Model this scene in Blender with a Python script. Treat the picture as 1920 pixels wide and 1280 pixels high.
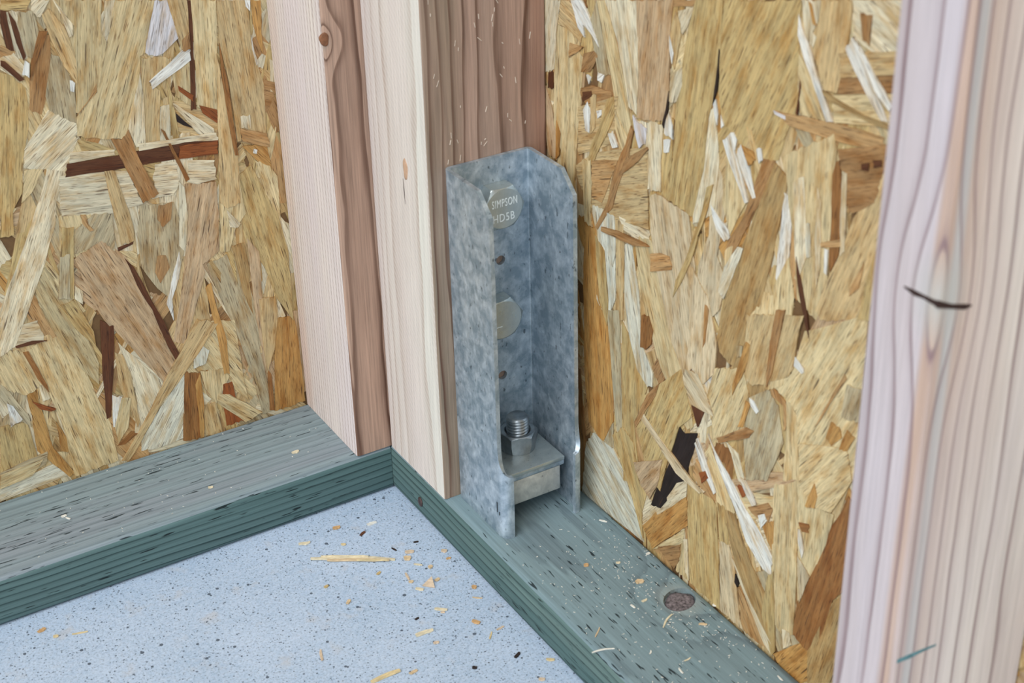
import bpy, bmesh, math, random
import numpy as np
from mathutils import Vector, Matrix
C = bpy.context.scene
for o in list(bpy.data.objects): bpy.data.objects.remove(o)
COL = C.collection
MM = 0.001

# ---------------------------------------------------------------- camera, sky, exposure
cam = bpy.data.cameras.new('camera'); camo = bpy.data.objects.new('camera', cam); COL.objects.link(camo)
CAMP = (0.425522, 0.904502, 0.694469); YAW, PIT, ROL = -2.10263622, -0.519893599, -0.0257824034
f = Vector((math.cos(PIT)*math.cos(YAW), math.cos(PIT)*math.sin(YAW), math.sin(PIT)))
r = f.cross(Vector((0, 0, 1))).normalized(); u = r.cross(f)
r2 = r*math.cos(ROL) + u*math.sin(ROL); u2 = -r*math.sin(ROL) + u*math.cos(ROL)
M = Matrix((r2, u2, -f)).transposed().to_4x4(); M.translation = Vector(CAMP)
camo.matrix_world = M
cam.sensor_width = 36; cam.lens = 2998.785/1920*36; cam.clip_start = 0.01
cam.dof.use_dof = True; cam.dof.focus_distance = 1.17; cam.dof.aperture_fstop = 14
C.camera = camo
w = bpy.data.worlds.new('sky'); C.world = w; w.use_nodes = True
nt = w.node_tree; nt.nodes.clear()
out = nt.nodes.new('ShaderNodeOutputWorld'); bg = nt.nodes.new('ShaderNodeBackground')
tc = nt.nodes.new('ShaderNodeTexCoord'); sx = nt.nodes.new('ShaderNodeSeparateXYZ'); cr = nt.nodes.new('ShaderNodeValToRGB')
nt.links.new(tc.outputs['Generated'], sx.inputs[0]); nt.links.new(sx.outputs['Z'], cr.inputs[0])
cr.color_ramp.elements[0].color = (0.74, 0.84, 0.94, 1); cr.color_ramp.elements[0].position = 0.0     # overcast: paler low, brighter overhead
cr.color_ramp.elements[1].color = (0.88, 0.95, 1.0, 1); cr.color_ramp.elements[1].position = 0.9
nt.links.new(cr.outputs[0], bg.inputs[0]); nt.links.new(bg.outputs[0], out.inputs[0])
bg.inputs[1].default_value = 0.86
sun = bpy.data.lights.new('sun', 'SUN'); suno = bpy.data.objects.new('sun', sun); COL.objects.link(suno)
sun.energy = 1.45; sun.angle = math.radians(42); sun.color = (0.97, 0.98, 1.0)
suno.rotation_euler = Vector((-0.66, -0.34, -0.72)).to_track_quat('-Z', 'Y').to_euler()
C.view_settings.view_transform = 'Standard'; C.view_settings.look = 'None'; C.view_settings.gamma = 1
C.view_settings.use_curve_mapping = False; C.view_settings.exposure = 0.5

# ---------------------------------------------------------------- helpers
def lin(c):
    return tuple((x/255/12.92 if x/255 <= .04045 else ((x/255+.055)/1.055)**2.4) for x in c)

class NT:
    """tiny node builder"""
    def __init__(s, name):
        s.m = bpy.data.materials.new(name); s.m.use_nodes = True; s.t = s.m.node_tree; s.t.nodes.clear()
        s.o = s.n('ShaderNodeOutputMaterial'); s.b = s.n('ShaderNodeBsdfPrincipled'); s.l(s.b.outputs[0], s.o.inputs[0])
    def n(s, k, **kw):
        x = s.t.nodes.new(k)
        for a, v in kw.items(): setattr(x, a, v)
        return x
    def l(s, a, b): s.t.links.new(a, b)
    def put(s, inp, v):
        if hasattr(v, 'is_output'): s.l(v, inp)
        else: inp.default_value = v
    def math(s, op, a, b=0.0, c=0.0):
        x = s.n('ShaderNodeMath', operation=op)
        for i, v in enumerate((a, b, c)): s.put(x.inputs[i], v)
        return x.outputs[0]
    def mix(s, fac, a, b, blend='MIX'):
        x = s.n('ShaderNodeMix', data_type='RGBA', blend_type=blend)
        s.put(x.inputs[0], fac)
        for i, v in ((6, a), (7, b)): s.put(x.inputs[i], v if hasattr(v, 'is_output') else (*v[:3], 1))
        return x.outputs[2]
    def ramp(s, fac, stops, interp='LINEAR'):
        x = s.n('ShaderNodeValToRGB'); e = x.color_ramp.elements; x.color_ramp.interpolation = interp
        while len(e) < len(stops): e.new(0.5)
        for el, (p, c) in zip(e, stops):
            el.position = p; el.color = (*c[:3], 1) if hasattr(c, '__len__') else (c, c, c, 1)
        s.l(fac, x.inputs[0]); return x.outputs[0]
    def noise(s, vec, scale=1.0, detail=3.0, rough=0.55, dist=0.0):
        x = s.n('ShaderNodeTexNoise'); s.l(vec, x.inputs['Vector'])
        x.inputs['Scale'].default_value = scale; x.inputs['Detail'].default_value = detail
        x.inputs['Roughness'].default_value = rough; x.inputs['Distortion'].default_value = dist
        return x.outputs['Fac']
    def mapping(s, vec, scale=(1, 1, 1), loc=(0, 0, 0)):
        x = s.n('ShaderNodeMapping'); s.l(vec, x.inputs[0]); x.inputs['Scale'].default_value = scale; x.inputs['Location'].default_value = loc
        return x.outputs[0]
    def bump(s, h, strength=0.3, dist=0.001):
        x = s.n('ShaderNodeBump'); x.inputs['Strength'].default_value = strength; x.inputs['Distance'].default_value = dist
        s.l(h, x.inputs['Height']); s.l(x.outputs[0], s.b.inputs['Normal'])
    def base(s, c): s.put(s.b.inputs['Base Color'], c if hasattr(c, 'is_output') else (*c[:3], 1))
    def rough(s, v): s.put(s.b.inputs['Roughness'], v)

def AX(axis, along, cross):
    return tuple(along if i == axis else cross for i in range(3))

def wood(name, light, late, axis=2, pith=(0, 0), spacing=0.004, warp=0.004, fibre=0.16, tint=None, tint_amt=0.4,
         dash=0.0, dash_col=(25, 30, 28), dash_scale=(45, 700), knots=(), contrast=1.0, rough=0.72, seed=0.0, saw=0.0, stripes=(), knot_amt=0.4, knot_col=(186, 178, 162), thin=False):
    """sawn softwood: growth rings about a pith line, fibres, blotches, knots that bend the rings"""
    n = NT(name); oc = n.n('ShaderNodeTexCoord').outputs['Object']
    a, b = [i for i in range(3) if i != axis]
    lo = n.noise(n.mapping(oc, AX(axis, 1.6, 9.0), (seed, seed*.7, seed*1.3)), 1.0, 2)
    hi = n.noise(n.mapping(oc, AX(axis, 9.0, 60.0), (seed, 0, seed)), 1.0, 2)
    sp = n.n('ShaderNodeSeparateXYZ'); n.l(oc, sp.inputs[0]); S = [sp.outputs[i] for i in range(3)]
    da = n.math('SUBTRACT', S[a], pith[0]); db = n.math('SUBTRACT', S[b], pith[1])
    rr = n.math('SQRT', n.math('ADD', n.math('MULTIPLY', da, da), n.math('MULTIPLY', db, db)))
    rr = n.math('ADD', rr, n.math('MULTIPLY', n.math('SUBTRACT', lo, 0.5), warp*4))
    rr = n.math('ADD', rr, n.math('MULTIPLY', n.math('SUBTRACT', hi, 0.5), warp*0.8))
    kmasks = []
    for (kx, ky, kz, kr, amp) in knots:
        vd = n.n('ShaderNodeVectorMath', operation='DISTANCE')
        sc = n.mapping(oc, AX(axis, 0.75, 1.0)); n.l(sc, vd.inputs[0])
        kk = [kx, ky, kz]; kk[axis] *= 0.75; vd.inputs[1].default_value = kk
        q = n.math('DIVIDE', vd.outputs['Value'], kr)
        g = n.math('POWER', 2.718, n.math('MULTIPLY', n.math('MULTIPLY', q, q), -0.35))
        rr = n.math('ADD', rr, n.math('MULTIPLY', g, amp)); kmasks.append((q, g))
    ph = n.math('FRACT', n.math('DIVIDE', rr, spacing))
    ringm = n.ramp(ph, [(0.0, 0.0), (0.45, 0.06), (0.72, 0.35), (0.88, 1.0), (0.96, 0.9), (1.0, 0.0)])
    if thin: ringm = n.ramp(ph, [(0.0, 0.0), (0.60, 0.06), (0.80, 0.30), (0.90, 1.0), (0.96, 0.8), (1.0, 0.0)])
    ringm = n.math('MULTIPLY', ringm, contrast)
    vary = n.noise(n.mapping(oc, AX(axis, 4.0, 40.0), (seed*2, 1, 0)), 1.0, 2)
    ringm = n.math('MULTIPLY', ringm, n.ramp(vary, [(0.3, 0.5), (0.65, 1.0)]))
    col = n.mix(0.0, lin(light), lin(light))
    if tint:
        bl = n.ramp(n.noise(n.mapping(oc, AX(axis, 2.2, 26.0), (seed+3, 2, 5)), 1.0, 3), [(0.42, 0.0), (0.66, 1.0)])
        col = n.mix(n.math('MULTIPLY', bl, tint_amt), col, lin(tint))
    for (cax, c0, wd, sc_, amt) in stripes:                      # streaks along the board
        wob = n.math('MULTIPLY', n.math('SUBTRACT', lo, 0.5), 0.03)
        d = n.math('ABSOLUTE', n.math('SUBTRACT', n.math('ADD', S[cax], wob), c0))
        m_ = n.ramp(n.math('DIVIDE', d, wd), [(0.35, 1.0), (1.0, 0.0)])
        m_ = n.math('MULTIPLY', m_, n.math('MULTIPLY', n.ramp(vary, [(0.3, 0.45), (0.6, 1.0)]), amt))
        col = n.mix(m_, col, lin(sc_))
    col = n.mix(ringm, col, lin(late))
    fb = n.noise(n.mapping(oc, AX(axis, 14.0, 620.0)), 1.0, 5, 0.68)
    col = n.mix(1.0, col, n.ramp(fb, [(0.25, 1-fibre), (0.75, 1+fibre*.5)]), 'MULTIPLY')
    hgt = n.math('ADD', n.math('MULTIPLY', fb, 0.5), n.math('MULTIPLY', ringm, -0.5))
    if saw:
        wv = n.n('ShaderNodeTexWave', wave_type='BANDS', bands_direction='DIAGONAL'); n.l(n.mapping(oc, (1, 1, 0.9)), wv.inputs[0])
        wv.inputs['Scale'].default_value = 130; wv.inputs['Distortion'].default_value = 3; wv.inputs['Detail Scale'].default_value = .4
        sm = n.math('MULTIPLY', n.ramp(wv.outputs['Fac'], [(0.55, 0.0), (0.95, 1.0)]), saw)
        col = n.mix(sm, col, lin((226, 216, 208))); hgt = n.math('ADD', hgt, n.math('MULTIPLY', sm, 0.6))
    if dash:
        dn = n.noise(n.mapping(oc, AX(axis, *dash_scale), (seed, 4, 1)), 1.0, 1.5, 0.5)
        dn2 = n.noise(n.mapping(oc, AX(axis, 6.0, 30.0), (7, seed, 1)), 1.0, 1)
        dm = n.ramp(n.math('ADD', dn, n.math('MULTIPLY', n.math('SUBTRACT', dn2, 0.5), 0.35)), [(0.648, 0.0), (0.690, 1.0)])
        col = n.mix(n.math('MULTIPLY', dm, dash), col, lin(dash_col)); hgt = n.math('SUBTRACT', hgt, dm)
    for q, g in kmasks:
        km = n.ramp(q, [(0.15, 1.0), (1.15, 0.0)])
        col = n.mix(n.math('MULTIPLY', km, knot_amt), col, lin(knot_col))
    n.base(col); n.rough(rough); n.b.inputs['Specular IOR Level'].default_value = 0.3
    n.bump(hgt, 0.35, 0.0006)
    return n.m

def link(name, mesh, mats, parent=None, loc=None):
    o = bpy.data.objects.new(name, mesh); COL.objects.link(o)
    for m in (mats if isinstance(mats, (list, tuple)) else [mats]): mesh.materials.append(m)
    if parent: o.parent = parent
    if loc is not None: o.location = loc
    return o
def tag(o, label=None, cat=None, group=None, kind=None):
    for k, v in (('label', label), ('category', cat), ('group', group), ('kind', kind)):
        if v: o[k] = v
    return o
def empty(name, loc, label, cat, group=None):
    o = bpy.data.objects.new(name, None); COL.objects.link(o); o.location = loc; o.empty_display_size = 0.02
    return tag(o, label, cat, group)
def bm_mesh(bm, name, smooth=False):
    bmesh.ops.recalc_face_normals(bm, faces=bm.faces)
    me = bpy.data.meshes.new(name); bm.to_mesh(me); bm.free()
    if smooth:
        for p in me.polygons: p.use_smooth = True
    return me
def box_bm(x0, x1, y0, y1, z0, z1, bevel=0.0, seg=3, edges='all', rag=0.0):
    bm = bmesh.new(); bmesh.ops.create_cube(bm, size=1)
    for v in bm.verts:
        v.co = Vector((x0 if v.co.x < 0 else x1, y0 if v.co.y < 0 else y1, z0 if v.co.z < 0 else z1))
    if bevel:
        es = bm.edges[:]
        if edges != 'all': es = [e for e in es if abs((e.verts[0].co-e.verts[1].co).normalized()[edges]) > .9]
        bmesh.ops.bevel(bm, geom=es, offset=bevel, segments=seg, profile=.5, affect='EDGES')
    return bm
def smooth_by_angle(me, deg=35):
    for p in me.polygons: p.use_smooth = True
    bm = bmesh.new(); bm.from_mesh(me)
    for e in bm.edges:
        if len(e.link_faces) == 2 and e.calc_face_angle() > math.radians(deg): e.smooth = False
    bm.to_mesh(me); bm.free()
def cut(obj, cutters):
    """bore real holes with cylinders, then throw the cutters away"""
    for c in cutters:
        md = obj.modifiers.new('b', 'BOOLEAN'); md.operation = 'DIFFERENCE'; md.object = c; md.solver = 'EXACT'
    bpy.context.view_layer.update()
    dg = bpy.context.evaluated_depsgraph_get()
    me = bpy.data.meshes.new_from_object(obj.evaluated_get(dg)); obj.modifiers.clear()
    old = obj.data; obj.data = me
    for c in cutters: bpy.data.objects.remove(c)
def cyl(rad, h, seg=24, loc=(0, 0, 0), axis=2):
    bm = bmesh.new(); bmesh.ops.create_cone(bm, cap_ends=True, segments=seg, radius1=rad, radius2=rad, depth=h)
    if axis == 1: bmesh.ops.rotate(bm, verts=bm.verts, matrix=Matrix.Rotation(math.pi/2, 3, 'X'))
    if axis == 0: bmesh.ops.rotate(bm, verts=bm.verts, matrix=Matrix.Rotation(math.pi/2, 3, 'Y'))
    bmesh.ops.translate(bm, verts=bm.verts, vec=loc); return bm

# ---------------------------------------------------------------- materials
M_POST_X = wood('post pale edge', (222, 208, 198), (180, 158, 142), 2, (-0.085, 0.05), 0.0034, 0.003, 0.26, (228, 220, 206), 0.6, saw=0.35, seed=1.0, contrast=0.75,
                stripes=[(1, 0.076, 0.013, (224, 222, 208), 0.75)])
M_POST_Y = wood('post brown face', (184, 152, 134), (104, 74, 58), 2, (-0.12, -0.02), 0.0072, 0.008, 0.4, (172, 152, 136), 0.7, seed=4.0, contrast=1.0,
                stripes=[(0, -0.008, 0.026, (136, 122, 100), 0.75), (0, -0.086, 0.016, (160, 104, 78), 0.4)])
M_STUD_X = wood('stud pale face', (222, 208, 204), (172, 148, 138), 2, (0.02, -0.16), 0.0044, 0.004, 0.26, (228, 216, 198), 0.6, saw=0.35, seed=2.0, contrast=0.85,
                stripes=[(1, -0.082, 0.010, (206, 168, 140), 0.45)])
M_STUD_Y = wood('stud brown edge', (184, 150, 128), (88, 56, 40), 2, (0.012, -0.05), 0.0034, 0.003, 0.40, (190, 160, 140), 0.5, seed=6.0,
                knots=[(0.0275, 0.0, 0.3552, 0.006, 0.006)])
M_FG = wood('near stud', (206, 195, 197), (138, 112, 114), 2, (-0.092, 0.445), 0.0062, 0.0030, 0.20, (204, 188, 184), 0.6, seed=9.0, contrast=1.0,
            knots=[(0.0, 0.5135, 0.3905, 0.018, 0.007)], knot_amt=0.75, knot_col=(186, 184, 176), thin=True,
            stripes=[(1, 0.5080, 0.0055, (194, 158, 130), 0.75), (0, -0.011, 0.0045, (182, 192, 196), 0.6), (0, -0.056, 0.048, (238, 229, 221), 0.85)])  # last, wide stripe brightens the less-lit right face through its colour
T_TOP = dict(fibre=0.3, dash=0.95, dash_col=(30, 40, 44))
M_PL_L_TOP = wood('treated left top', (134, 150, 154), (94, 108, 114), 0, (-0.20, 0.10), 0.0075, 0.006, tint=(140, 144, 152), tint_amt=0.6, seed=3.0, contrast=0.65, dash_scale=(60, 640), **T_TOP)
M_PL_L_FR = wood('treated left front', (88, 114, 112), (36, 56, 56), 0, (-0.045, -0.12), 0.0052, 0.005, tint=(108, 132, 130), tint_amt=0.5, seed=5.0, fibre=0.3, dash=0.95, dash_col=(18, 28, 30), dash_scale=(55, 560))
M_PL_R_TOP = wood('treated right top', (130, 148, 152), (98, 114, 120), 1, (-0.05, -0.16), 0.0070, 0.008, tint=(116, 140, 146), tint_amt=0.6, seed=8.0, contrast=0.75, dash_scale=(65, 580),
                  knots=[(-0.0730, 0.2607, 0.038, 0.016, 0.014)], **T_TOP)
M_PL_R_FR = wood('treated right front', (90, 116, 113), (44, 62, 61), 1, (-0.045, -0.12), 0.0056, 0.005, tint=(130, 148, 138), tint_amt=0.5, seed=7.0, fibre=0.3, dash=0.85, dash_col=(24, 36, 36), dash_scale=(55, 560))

def concrete():
    n = NT('concrete'); oc = n.n('ShaderNodeTexCoord').outputs['Object']
    big = n.noise(oc, 14, 4); mid = n.noise(oc, 260, 3, 0.6); fine = n.noise(oc, 620, 3, 0.75)
    col = n.ramp(big, [(0.3, lin((158, 178, 200))), (0.7, lin((176, 192, 212)))])
    col = n.mix(n.ramp(mid, [(0.35, 0.0), (0.7, 0.5)]), col, lin((192, 204, 220)))
    col = n.mix(1.0, col, n.ramp(fine, [(0.28, 0.5), (0.48, 1.0), (0.72, 1.15)]), 'MULTIPLY')
    warm = n.ramp(n.noise(oc, 48, 3), [(0.60, 0.0), (0.72, 0.35)])
    col = n.mix(warm, col, lin((188, 178, 168)))
    hs = None
    for sc, thr, c in ((150, 0.13, (52, 60, 72)), (330, 0.17, (92, 102, 116)), (520, 0.19, (70, 80, 92))):
        v = n.n('ShaderNodeTexVoronoi'); n.l(oc, v.inputs['Vector']); v.inputs['Scale'].default_value = sc; v.inputs['Randomness'].default_value = 1
        sp = n.n('ShaderNodeSeparateColor'); n.l(v.outputs['Color'], sp.inputs[0])
        size = n.math('MULTIPLY', n.ramp(sp.outputs[0], [(0.45, 0.0), (1.0, 1.0)]), thr*1.6)
        m = n.math('LESS_THAN', v.outputs['Distance'], size)
        col = n.mix(n.math('MULTIPLY', m, 0.85), col, lin(c)); hs = m if hs is None else n.math('MAXIMUM', hs, m)
    n.base(col); n.rough(0.9); n.bump(n.math('SUBTRACT', n.math('ADD', n.math('MULTIPLY', mid, 0.6), n.math('MULTIPLY', fine, 0.5)), hs), 0.5, 0.0008)
    return n.m
M_CONC = concrete()

def strand_mat():
    n = NT('strand wood'); uv = n.n('ShaderNodeUVMap'); uv.uv_map = 'UVMap'; U = uv.outputs[0]
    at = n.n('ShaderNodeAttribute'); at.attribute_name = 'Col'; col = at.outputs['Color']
    blot = n.noise(n.mapping(U, (0.035, 0.14, 1)), 1.0, 4, 0.6)
    fib = n.noise(n.mapping(U, (0.040, 1.25, 1)), 1.0, 4, 0.75)
    mid = n.noise(n.mapping(U, (0.022, 0.42, 1), (3, 8, 0)), 1.0, 3, 0.6)
    band = n.noise(n.mapping(U, (0.012, 0.16, 1), (9, 3, 0)), 1.0, 2)
    col = n.mix(n.ramp(blot, [(0.46, 0.0), (0.66, 0.75)]), col, n.mix(1.0, col, lin((218, 186, 138)), 'MULTIPLY'))
    col = n.mix(n.ramp(n.noise(n.mapping(U, (0.05, 0.12, 1), (40, 7, 0)), 1.0, 3), [(0.50, 0.0), (0.66, 0.45)]), col, n.mix(1.0, col, lin((220, 226, 232)), 'MULTIPLY'))
    col = n.mix(1.0, col, n.ramp(fib, [(0.34, 0.74), (0.48, 1.04), (0.64, 1.24)]), 'MULTIPLY')
    col = n.mix(1.0, col, n.ramp(mid, [(0.34, 0.82), (0.50, 1.02), (0.66, 1.12)]), 'MULTIPLY')
    col = n.mix(1.0, col, n.ramp(band, [(0.34, 0.90), (0.66, 1.06)]), 'MULTIPLY')
    pore = n.noise(n.mapping(U, (0.11, 1.15, 1), (5, 5, 0)), 1.0, 1.0)
    pm = n.ramp(pore, [(0.60, 0.0), (0.70, 0.62)])
    col = n.mix(pm, col, n.mix(1.0, col, lin((128, 94, 62)), 'MULTIPLY'))
    slit = n.noise(n.mapping(U, (0.05, 0.75, 1), (15, 25, 0)), 1.0, 0.5)
    sm = n.ramp(slit, [(0.71, 0.0), (0.75, 0.8)])
    col = n.mix(sm, col, lin((70, 46, 30)))
    n.base(col); n.rough(0.62); n.b.inputs['Specular IOR Level'].default_value = 0.35
    n.bump(n.math('SUBTRACT', n.math('SUBTRACT', fib, pm), sm), 0.30, 0.0005)
    return n.m
M_STRAND = strand_mat()

def plain(name, c, rough=0.7, noise=0.15, scale=(300, 300, 300), metal=0.0):
    n = NT(name); oc = n.n('ShaderNodeTexCoord').outputs['Object']
    f_ = n.noise(n.mapping(oc, scale), 1.0, 3)
    n.base(n.mix(1.0, lin(c), n.ramp(f_, [(0.3, 1-noise), (0.7, 1+noise*.6)]), 'MULTIPLY')); n.rough(rough)
    n.b.inputs['Metallic'].default_value = metal; n.bump(f_, 0.3, 0.0004); return n.m
M_BOARD = plain('resin board core', (112, 82, 48), 0.8)

def galv(name, light, dark, rough=(0.38, 0.55), scale=1.0, metal=0.75, patch=(0.40, 0.70), pits=0.7):
    n = NT(name); oc = n.mapping(n.n('ShaderNodeTexCoord').outputs['Object'], (1, 1, 1), (0.31, 0.17, 0.23))
    a = n.noise(oc, 85*scale, 5, 0.62, 0.4); b = n.noise(n.mapping(oc, (1, 1, 0.45)), 420*scale, 3, 0.6)
    v = n.n('ShaderNodeTexVoronoi'); n.l(oc, v.inputs['Vector']); v.inputs['Scale'].default_value = 190*scale
    spc = n.n('ShaderNodeSeparateColor'); n.l(v.outputs['Color'], spc.inputs[0])
    m = n.math('ADD', n.math('MULTIPLY', a, 0.75), n.math('MULTIPLY', b, 0.25))
    m = n.math('ADD', m, n.math('MULTIPLY', n.math('SUBTRACT', spc.outputs[0], 0.5), 0.07))
    col = n.ramp(m, [(patch[0], lin(dark)), (patch[1], lin(light))])
    pit = n.ramp(n.noise(n.mapping(oc, (1, 1, 0.5)), 330*scale, 2), [(0.66, 0.0), (0.72, pits)])
    col = n.mix(pit, col, lin((70, 80, 88)))
    n.base(col); n.b.inputs['Metallic'].default_value = metal
    n.rough(n.ramp(b, [(0.3, rough[0]), (0.7, rough[1])])); n.bump(n.math('SUBTRACT', m, n.math('MULTIPLY', pit, 0.7*pits)), 0.25, 0.0005)
    return n.m
M_GALV = galv('galvanised steel', (219, 229, 236), (148, 165, 177), metal=0.64)
M_ZINC = galv('zinc plated steel', (200, 206, 202), (180, 188, 187), (0.26, 0.38), 1.0, 0.75, pits=0.0)
M_LIP = galv('seat lip steel', (222, 222, 214), (178, 180, 176), (0.4, 0.55), 0.8, 0.45)
M_STEEL = galv('plain steel rod', (172, 178, 182), (140, 148, 154), (0.28, 0.42), 1.2, 0.85, pits=0.0)
M_STAMP = plain('raised stamp', (238, 243, 241), 0.5, 0.02)
M_DARK = plain('dark dent', (46, 54, 60), 0.7)
M_HOLE = plain('dark wood hollow', (38, 26, 20), 0.9)
M_KNOT = plain('dark knot wood', (116, 106, 108), 0.9, 0.8, (520, 520, 520))
M_KNOT2 = plain('red brown knot wood', (134, 88, 58), 0.75, 0.4)
M_CRACK = plain('bark crack', (52, 30, 24), 0.9)
M_PENCIL = plain('teal crayon', (96, 140, 148), 0.8, 0.35)
M_NAIL = plain('rusted nail steel', (92, 74, 70), 0.55, 0.4, metal=0.6)
PAL = dict(p=(214, 201, 170), p2=(202, 184, 150), w=(222, 219, 208), W=(206, 202, 182), l=(208, 203, 202), t=(196, 170, 124), c=(208, 187, 142),
           y=(190, 164, 112), Y=(172, 142, 94), o=(190, 144, 84), O=(184, 140, 80), T=(184, 146, 98), b=(146, 100, 54), B=(164, 126, 82),
           r=(92, 54, 30), d=(40, 28, 24), g=(180, 165, 132), g2=(190, 170, 128), k=(188, 160, 124), R=(142, 80, 38))

# ---------------------------------------------------------------- floor and walls
bm = box_bm(-0.10, 2.6, -0.10, 2.6, -0.10, 0.0)
floor = tag(link('floor', bm_mesh(bm, 'floor'), M_CONC), kind='structure'); floor['label'] = 'pale grey concrete slab with fine dark pits'
wall_l = link('wall_left', bm_mesh(box_bm(-0.0891, 1.5, -0.102, -0.0911, 0.0, 1.3), 'wall_left'), M_BOARD)
tag(wall_l, 'oriented strand board sheathing left of the corner posts', kind='structure')
wall_r = link('wall_right', bm_mesh(box_bm(-0.101, -0.0897, -0.102, 1.7, 0.0, 1.3), 'wall_right'), M_BOARD)
tag(wall_r, 'oriented strand board sheathing right of the steel bracket', kind='structure')

rng = random.Random(5)
def strand_geo(poly, top, ang, rng, P):
    """one flake: ragged outline, slight tilt; returns verts, faces, face colours flag, uv"""
    ca, sa = math.cos(ang), math.sin(ang); n = len(poly); pts = []
    for i in range(n):
        (x0, y0), (x1, y1) = poly[i], poly[(i+1) % n]
        L = math.hypot(x1-x0, y1-y0)
        if L < 1e-6: continue
        dx, dy = (x1-x0)/L, (y1-y0)/L
        end = abs(dx*ca+dy*sa) < 0.75
        k = max(1, min(12, int(L/(1.8 if end else 7)))); j = 0.95 if end else 0.4
        for q in range(k):
            t = q/k; s = rng.uniform(-j, j) if q else 0
            if end: pts.append((x0+dx*L*t+ca*s, y0+dy*L*t+sa*s))
            else: pts.append((x0+dx*L*t-dy*s, y0+dy*L*t+dx*s))
    cx = sum(p[0] for p in pts)/len(pts); cy = sum(p[1] for p in pts)/len(pts)
    tu, tv = rng.uniform(-1, 1)*0.006, rng.uniform(-1, 1)*0.012
    ou, ov = rng.uniform(0, 4000), rng.uniform(0, 4000)
    vs, uv = [], []
    for low in (0, 1):
        for x, y in pts:
            al, ac = (x-cx)*ca+(y-cy)*sa, -(x-cx)*sa+(y-cy)*ca
            h = top + max(-.18, min(.18, al*tu))+max(-.15, min(.15, ac*tv)) - (1.1 if low else 0)
            vs.append(P(x, y, h)); uv.append((al+ou, ac+ov))
    m = len(pts)
    fs = [tuple(range(m))] + [(i, i+m, (i+1) % m+m, (i+1) % m) for i in range(m)]
    return vs, fs, uv
def build_strands(name, items, P, parent, flip, kind=None):
    V, F, UVs, CO = [], [], [], []
    for code, top, ang, poly in items:
        vs, fs, uv = strand_geo(poly, top, ang, rng, P)
        j = rng.uniform(0.93, 1.06); jr = rng.uniform(-0.02, 0.02)
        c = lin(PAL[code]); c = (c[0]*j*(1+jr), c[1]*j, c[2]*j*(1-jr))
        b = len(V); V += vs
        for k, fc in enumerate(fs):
            F.append(tuple(b+i for i in fc)); cc = c if k == 0 else (c[0]*.72, c[1]*.66, c[2]*.58)  # side faces darker: resin on cut edges, plus edge shading put into the colour
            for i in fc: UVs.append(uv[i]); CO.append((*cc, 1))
    me = bpy.data.meshes.new(name); me.from_pydata(V, [], F)
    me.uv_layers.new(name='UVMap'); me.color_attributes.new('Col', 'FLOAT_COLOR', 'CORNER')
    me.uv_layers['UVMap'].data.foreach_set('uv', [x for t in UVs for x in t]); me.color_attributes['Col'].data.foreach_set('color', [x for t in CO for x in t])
    bm = bmesh.new(); bm.from_mesh(me); bmesh.ops.recalc_face_normals(bm, faces=bm.faces); bm.to_mesh(me); bm.free()
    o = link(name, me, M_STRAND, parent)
    if kind: o['kind'] = kind
    return o
def P_left(u_, z, h): return (u_*MM, (-90.5+h)*MM, z*MM)
def P_right(u_, z, h): return ((-89.1+h)*MM, u_*MM, z*MM)
def parse(txt):
    r_ = []
    for ln in txt.strip().split('\n'):
        a = ln.split(); r_.append((a[0], float(a[1]), float(a[2]), [tuple(map(float, q.split(','))) for q in a[3:]]))
    return r_
def rnd_strand(u0, u1, z0, z1, top, big=1.0, thin=False):
    L = rng.uniform(35, 105)*big; W = rng.choice((3, 6, 9, 13, 18, 26)) if not thin else rng.uniform(2, 7)
    a = math.pi/2 + rng.gauss(0, 0.42) if rng.random() < .86 else rng.uniform(0, math.pi)
    cx, cy = rng.uniform(u0, u1), rng.uniform(z0, z1); ca, sa = math.cos(a), math.sin(a); sk = rng.uniform(-.3, .3)*W; tp = rng.uniform(.35, 1)
    P_ = []
    for s, t in ((-.5, -.5), (-.15, -.5*rng.uniform(.9, 1.1)), (.2, -.5), (.5, -.5*tp), (.5, .5*tp), (.1, .5*rng.uniform(.9, 1.1)), (-.5, .5)):
        al, ac = s*L+t*sk, t*W; P_.append((cx+al*ca-ac*sa, max(1.0, cy+al*sa+ac*ca)))
    code = rng.choice('ccccttttyyyppppkkggYTBp2'.replace('2', '') + ('bOw' if rng.random() < .4 else '') + ('r' if rng.random() < .25 else ''))
    return (code, top, a, P_)
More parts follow.
